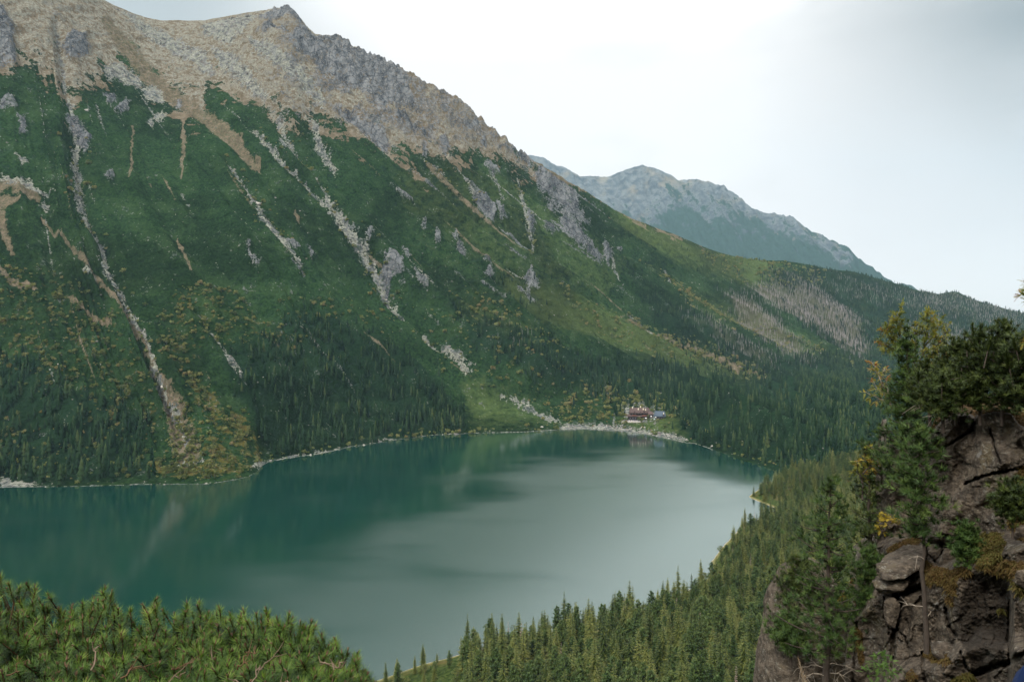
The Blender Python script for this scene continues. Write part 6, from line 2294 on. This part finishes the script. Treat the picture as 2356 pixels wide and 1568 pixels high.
    bm = bmesh.new()
    bmesh.ops.create_uvsphere(bm, u_segments=24, v_segments=16, radius=1)
    bmesh.ops.delete(bm, geom=[v for v in bm.verts if (v.co.z < .15 and v.co.y > -.15) or v.co.z < -.5], context='VERTS')
    for v in bm.verts:
        v.co = Vector((v.co.x * .080, v.co.y * .098 - .006, v.co.z * .124 + .004))
    me = bpy.data.meshes.new('hair')
    bm.to_mesh(me)
    bm.free()
    me.materials.append(mh)
    obj('hair', me, root, (0, .02, 1.60))


build_person()

# ------------------------------------------------------------------ lodge, annexe and people on the far shore
_gp = GA.reshape(-1, 3)
_apx, _apy = project(_gp[:, 0], _gp[:, 1], _gp[:, 2])


def ground_at(px, py):
    d = (_apx - px) ** 2 + (_apy - py) ** 2
    return _gp[int(np.argmin(d))].copy()


def prism_roof(g, x0, x1, y0, y1, ze, zr, hip=0.0, over=0.6, thick=.35):
    """gabled or hipped roof over a rectangle, ridge along x"""
    xa, xb, ya, yb = x0 - over, x1 + over, y0 - over, y1 + over
    ym = (y0 + y1) / 2
    V = [(xa, ya, ze), (xb, ya, ze), (xb, yb, ze), (xa, yb, ze), (xa + hip, ym, zr), (xb - hip, ym, zr)]
    V += [(x, y, z - thick) for x, y, z in V[:4]]
    g.add(V, [(0, 1, 5), (0, 5, 4), (2, 3, 4), (2, 4, 5), (1, 2, 5), (3, 0, 4), (6, 8, 7), (6, 9, 8), (0, 6, 7), (0, 7, 1), (1, 7, 8), (1, 8, 2), (2, 8, 9), (2, 9, 3), (3, 9, 6), (3, 6, 0)])


def box(g, x0, x1, y0, y1, z0, z1, a=.5):
    V = [(x, y, z) for z in (z0, z1) for x, y in ((x0, y0), (x1, y0), (x1, y1), (x0, y1))]
    g.add(V, [(0, 3, 2, 1), (4, 5, 6, 7), (0, 1, 5, 4), (1, 2, 6, 5), (2, 3, 7, 6), (3, 0, 4, 7)], a)


def build_lodge():
    rf = M('shingle_roof')
    n = rf.noise(rf.objco(), 1.2, 5, .7, stretch=(1, 1, 3))
    rf.color(rf.mix(n, (0.045, 0.030, 0.028), (0.105, 0.072, 0.065)))
    rf = rf.m
    tm = M('dark_timber').color((0.030, 0.022, 0.022)).m
    st = M('pale_stone')
    st.color(st.mix(st.noise(st.objco(), 1.5, 4), (0.20, 0.19, 0.17), (0.40, 0.38, 0.34)))
    st = st.m
    wh = M('cream_render').color((0.62, 0.58, 0.46)).m
    wn = M('window_glass').color((0.10, 0.12, 0.14)).m
    wf = M('red_brown_boards').color((0.16, 0.065, 0.05)).m
    sl = M('slate_metal_roof').color((0.055, 0.075, 0.10)).m
    gpt = ground_at(1472, 966)
    root = empty('mountain_lodge', (gpt[0], gpt[1] + 4, gpt[2] - .3), R(-6))
    root.scale = (1.22, 1.22, 1.22)
    tag(root, 'large dark timber lodge with tiered reddish-brown roof and cream chimneys on the far shore', 'lodge')

    def part(name, fn, mat, parent=root):
        g = Geo()
        fn(g)
        return obj(name, g.mesh(name, mat), parent)
    W_, D_ = 15.5, 7.0
    part('foundation', lambda g: box(g, -W_ + .4, W_ - .4, -D_ + .4, D_ - .4, -4, 1.1), st)
    part('lower_wall', lambda g: box(g, -W_, W_, -D_, D_, 1.1, 6.0), tm)
    lr = part('lower_roof', lambda g: prism_roof(g, -W_, W_, -D_, D_, 6.3, 9.6, hip=3.5, over=1.5, thick=.3), rf)
    part('upper_wall', lambda g: box(g, -W_ + 3, W_ - 1.8, -D_ + 1.9, D_ - 1.9, 7.0, 11.0), tm)
    ur = part('upper_roof', lambda g: prism_roof(g, -W_ + 3, W_ - 1.8, -D_ + 1.9, D_ - 1.9, 11.0, 18.0, hip=1.6, over=1.6, thick=.3), rf)
    part('balcony', lambda g: (box(g, -W_ + 4.5, -W_ + 11, -D_ - .9, -D_ - .2, 6.9, 8.3), box(g, 3.5, 11, -D_ - .9, -D_ - .2, 6.9, 8.3)), wf)
    for (x, y, z0, z1) in [(-9.5, -.8, 16.0, 19.0), (-1.5, -2.3, 13.0, 17.2), (1.8, .6, 16.6, 20.0), (5.4, -2.2, 13.2, 17.2), (8.6, -2.8, 12.4, 16.2)]:
        part('chimney', lambda g: box(g, x - .6, x + .6, y - .6, y + .6, z0, z1), wh, ur)
    for x, s in ((-6.8, 1.0), (6.3, 1.3), (1.2, .8)):
        def dorm(g, x=x, s=s):
            V = [(x - 2.0 * s, -5.7, 11.6), (x + 2.0 * s, -5.7, 11.6), (x, -5.7, 11.6 + 3.4 * s), (x - 2.0 * s, -1.6, 11.9), (x + 2.0 * s, -1.6, 11.9), (x, -.6, 11.6 + 3.4 * s)]
            g.add(V, [(0, 1, 2), (0, 2, 5), (0, 5, 3), (1, 4, 5), (1, 5, 2), (3, 5, 4)])
        d_ = part('dormer', dorm, rf, ur)
        g = Geo()
        g.add([(x - 1.2 * s, -5.76, 11.9), (x + 1.2 * s, -5.76, 11.9), (x, -5.76, 11.9 + 2.1 * s)], [(0, 1, 2)])
        obj('dormer_window', g.mesh('dormer_window', tm), ur)
    for k in range(8):
        x = -13.2 + k * 3.7
        part('window', lambda g: box(g, x - .7, x + .7, -D_ - .06, -D_ + .05, 2.6, 4.4), wn)
    for k in range(6):
        x = -10 + k * 4.0
        part('window', lambda g: box(g, x - .6, x + .6, -D_ + 1.84, -D_ + 1.95, 9.3, 10.5), wn)
    g = Geo()
    box(g, -26, W_ - 3, -D_ - 7, -D_ - .2, -5, .15)
    t = obj('terrace', g.mesh('terrace', st))
    t.location, t.rotation_euler, t.scale = root.location, root.rotation_euler, root.scale
    tag(t, 'pale stone terrace crowded with visitors in front of the lodge', 'terrace')
    # wing between the lodge and the annexe
    g2 = ground_at(1498, 962)
    w = empty('lodge_wing', (g2[0], g2[1] + 6, g2[2] + .5), R(-6))
    tag(w, 'small low wing with brown roof between the lodge and the slate-roofed house', 'wing')
    part('wall', lambda g: box(g, -3.8, 3.8, -4, 4, -3, 5.2), tm, w)
    part('roof', lambda g: prism_roof(g, -3.8, 3.8, -4, 4, 5.2, 10.2, hip=1.8, over=1.3), rf, w)
    g3 = ground_at(1520, 963)
    a = empty('mountain_house', (g3[0] - .5, g3[1] + 7, g3[2]), R(-14))
    tag(a, 'lower house with steep slate-blue roof right of the lodge', 'house')
    part('wall', lambda g: box(g, -8.5, 8.5, -5.5, 5.5, -3, 4.6), tm, a)
    r2 = part('roof', lambda g: prism_roof(g, -8.5, 8.5, -5.5, 5.5, 4.6, 13.2, hip=2.2, over=1.7), sl, a)
    part('chimney', lambda g: box(g, 6.0, 7.2, -4.6, -3.4, 7, 11.0), wh, r2)
    gd = Geo()
    gd.add([(4.6, -6.4, 5.2), (8.6, -6.4, 5.2), (6.6, -6.4, 9.0), (6.6, -2, 9.0), (4.6, -3.4, 5.6), (8.6, -3.4, 5.6)], [(0, 1, 2), (0, 2, 3), (0, 3, 4), (1, 5, 3), (1, 3, 2)])
    obj('gable', gd.mesh('gable', tm), r2)
    for x in (-5, -1, 3):
        part('window', lambda g: box(g, x - .6, x + .6, -5.56, -5.45, 1.2, 3.0), wn, a)
    # parasols
    mp = M('white_canvas').color((0.85, 0.85, 0.83)).m
    mp2 = M('pale_green_canvas').color((0.35, 0.52, 0.45)).m
    for k, (px, py, mt_, lab) in enumerate([(1485, 964, mp, 'white parasol before the right end of the lodge'), (1497, 961, mp, 'white parasol before the small wing'), (1507, 962, mp, 'white parasol at the corner of the slate-roofed house'),
                                            (1503, 966, mp2, 'pale green parasol below the slate-roofed house')]):
        q = ground_at(px, py)
        u_ = empty('parasol', (q[0], q[1] - 8, q[2]))
        tag(u_, lab, 'parasol')
        g = Geo()
        th = np.arange(8) / 8 * 6.283
        V = np.concatenate([np.stack([1.8 * np.cos(th), 1.8 * np.sin(th), np.full(8, 3.4)], 1), [[0, 0, 4.4]]])
        g.add(V, [(k_, (k_ + 1) % 8, 8) for k_ in range(8)])
        obj('canopy', g.mesh('canopy', mt_), u_)
        g = Geo()
        tube(g, [(0, 0, -1), (0, 0, 4.3)], .05, 6)
        obj('pole', g.mesh('pole', MAT_DEADWOOD), u_)
    # visitors, far too small and many to tell apart
    r = np.random.default_rng(9)
    mc = M('visitor_clothes')
    mc.color(mc.ramp(mc.attr('rnd'), [(0.0, (0.02, 0.02, 0.03)), (.3, (0.06, 0.07, 0.12)), (.45, (0.30, 0.05, 0.05)), (.55, (0.06, 0.16, 0.36)), (.7, (0.55, 0.52, 0.48)), (1, (0.8, 0.8, 0.8))]))
    g = Geo()
    pts_ = []
    for k in range(110):
        t = r.random()
        pts_.append(ground_at(1330 + 240 * t, np.interp(1330 + 240 * t, SHORE[:, 0], SHORE[:, 1]) - 4 - 7 * r.random()))
    for k in range(22):
        t = r.random()
        pts_.append(ground_at(1411 + 8 * t + r.normal(0, .6), 950 + 32 * t))
    Mx = root.matrix_basis
    for k in range(90):
        v = Vector((r.uniform(-25.5, W_ - 3.5), r.uniform(-D_ - 6.6, -D_ - .6), .15))
        v.rotate(root.rotation_euler)
        pts_.append(np.array(root.location) + 1.22 * np.array(v))
    for p in pts_:
        c = r.random()
        hh_ = r.uniform(1.55, 1.85)
        tube(g, [p + (0, 0, -.1), p + (0, 0, hh_ * .5), p + (0, 0, hh_ * .78), p + (0, 0, hh_ * .86)], [.16, .22, .26, .10], 5, c)
        tube(g, [p + (0, 0, hh_ * .86), p + (0, 0, hh_ * .93), p + (0, 0, hh_)], [.08, .13, .05], 5, .62)
    tag(obj('crowd', g.mesh('crowd', mc.m)), 'crowd of tiny visitors on the stony beach, path and lodge terrace', 'crowd', kind='stuff')


build_lodge()


# ------------------------------------------------------------------ loose stones: gully scree, beach and shoreline
def build_stones():
    r = np.random.default_rng(31)
    base = []
    for k in range(5):
        v = unit_rand(np.random.default_rng(400 + k), 9)
        v[:, 2] *= .7
        bm = bmesh.new()
        for c in v:
            bm.verts.new(c)
        bmesh.ops.convex_hull(bm, input=bm.verts[:])
        bmesh.ops.triangulate(bm, faces=bm.faces[:])
        bm.verts.index_update()
        V = np.array([q.co for q in bm.verts])
        Fc = np.array([[q.index for q in f.verts] for f in bm.faces])
        bm.free()
        base.append((V, Fc, np.full(len(V), .5)))
    dist = np.hypot(GA[:, :, 0], GA[:, :, 1]).ravel()
    near_sh = (dsh < 9) & (dsh > -1) & (gx > -20) & (gx < 1640)
    prob = np.clip(m_scree - .25, 0, 1) * .30 + near_sh * .045 * (0.4 + np.clip(noise2(gx / 25, gx * 0), -.3, 1)) + .22 * ((gx > 1290) & (gx < 1575) & (dsh < 14) & (dsh > 0))
    prob += 0.0016 * (m_green > .1)
    pick = np.where(r.random(len(gx)) < prob)[0]
    P = _gp[pick]
    s = np.exp(r.normal(-.35, .55, len(pick))) * np.interp(P[:, 1], [700, 2000], [.9, 1.8])
    g = Geo()
    for k in range(5):
        q = np.arange(len(pick)) % 5 == k
        stamp(g, base[k], P[q], s[q], r.random(q.sum()) * 6.283, r.normal(0, .3, q.sum()))
    m = M('pale_stones')
    m.color(m.ramp(m.attr('rnd'), [(0, (0.075, 0.075, 0.07)), (.5, (0.19, 0.18, 0.16)), (1, (0.38, 0.365, 0.33))]))
    tag(obj('stones', g.mesh('stones', m.m)), 'loose pale stones filling the gullies and lining the far lakeshore', 'stones', kind='stuff')
    print('stones', len(pick))


build_stones()
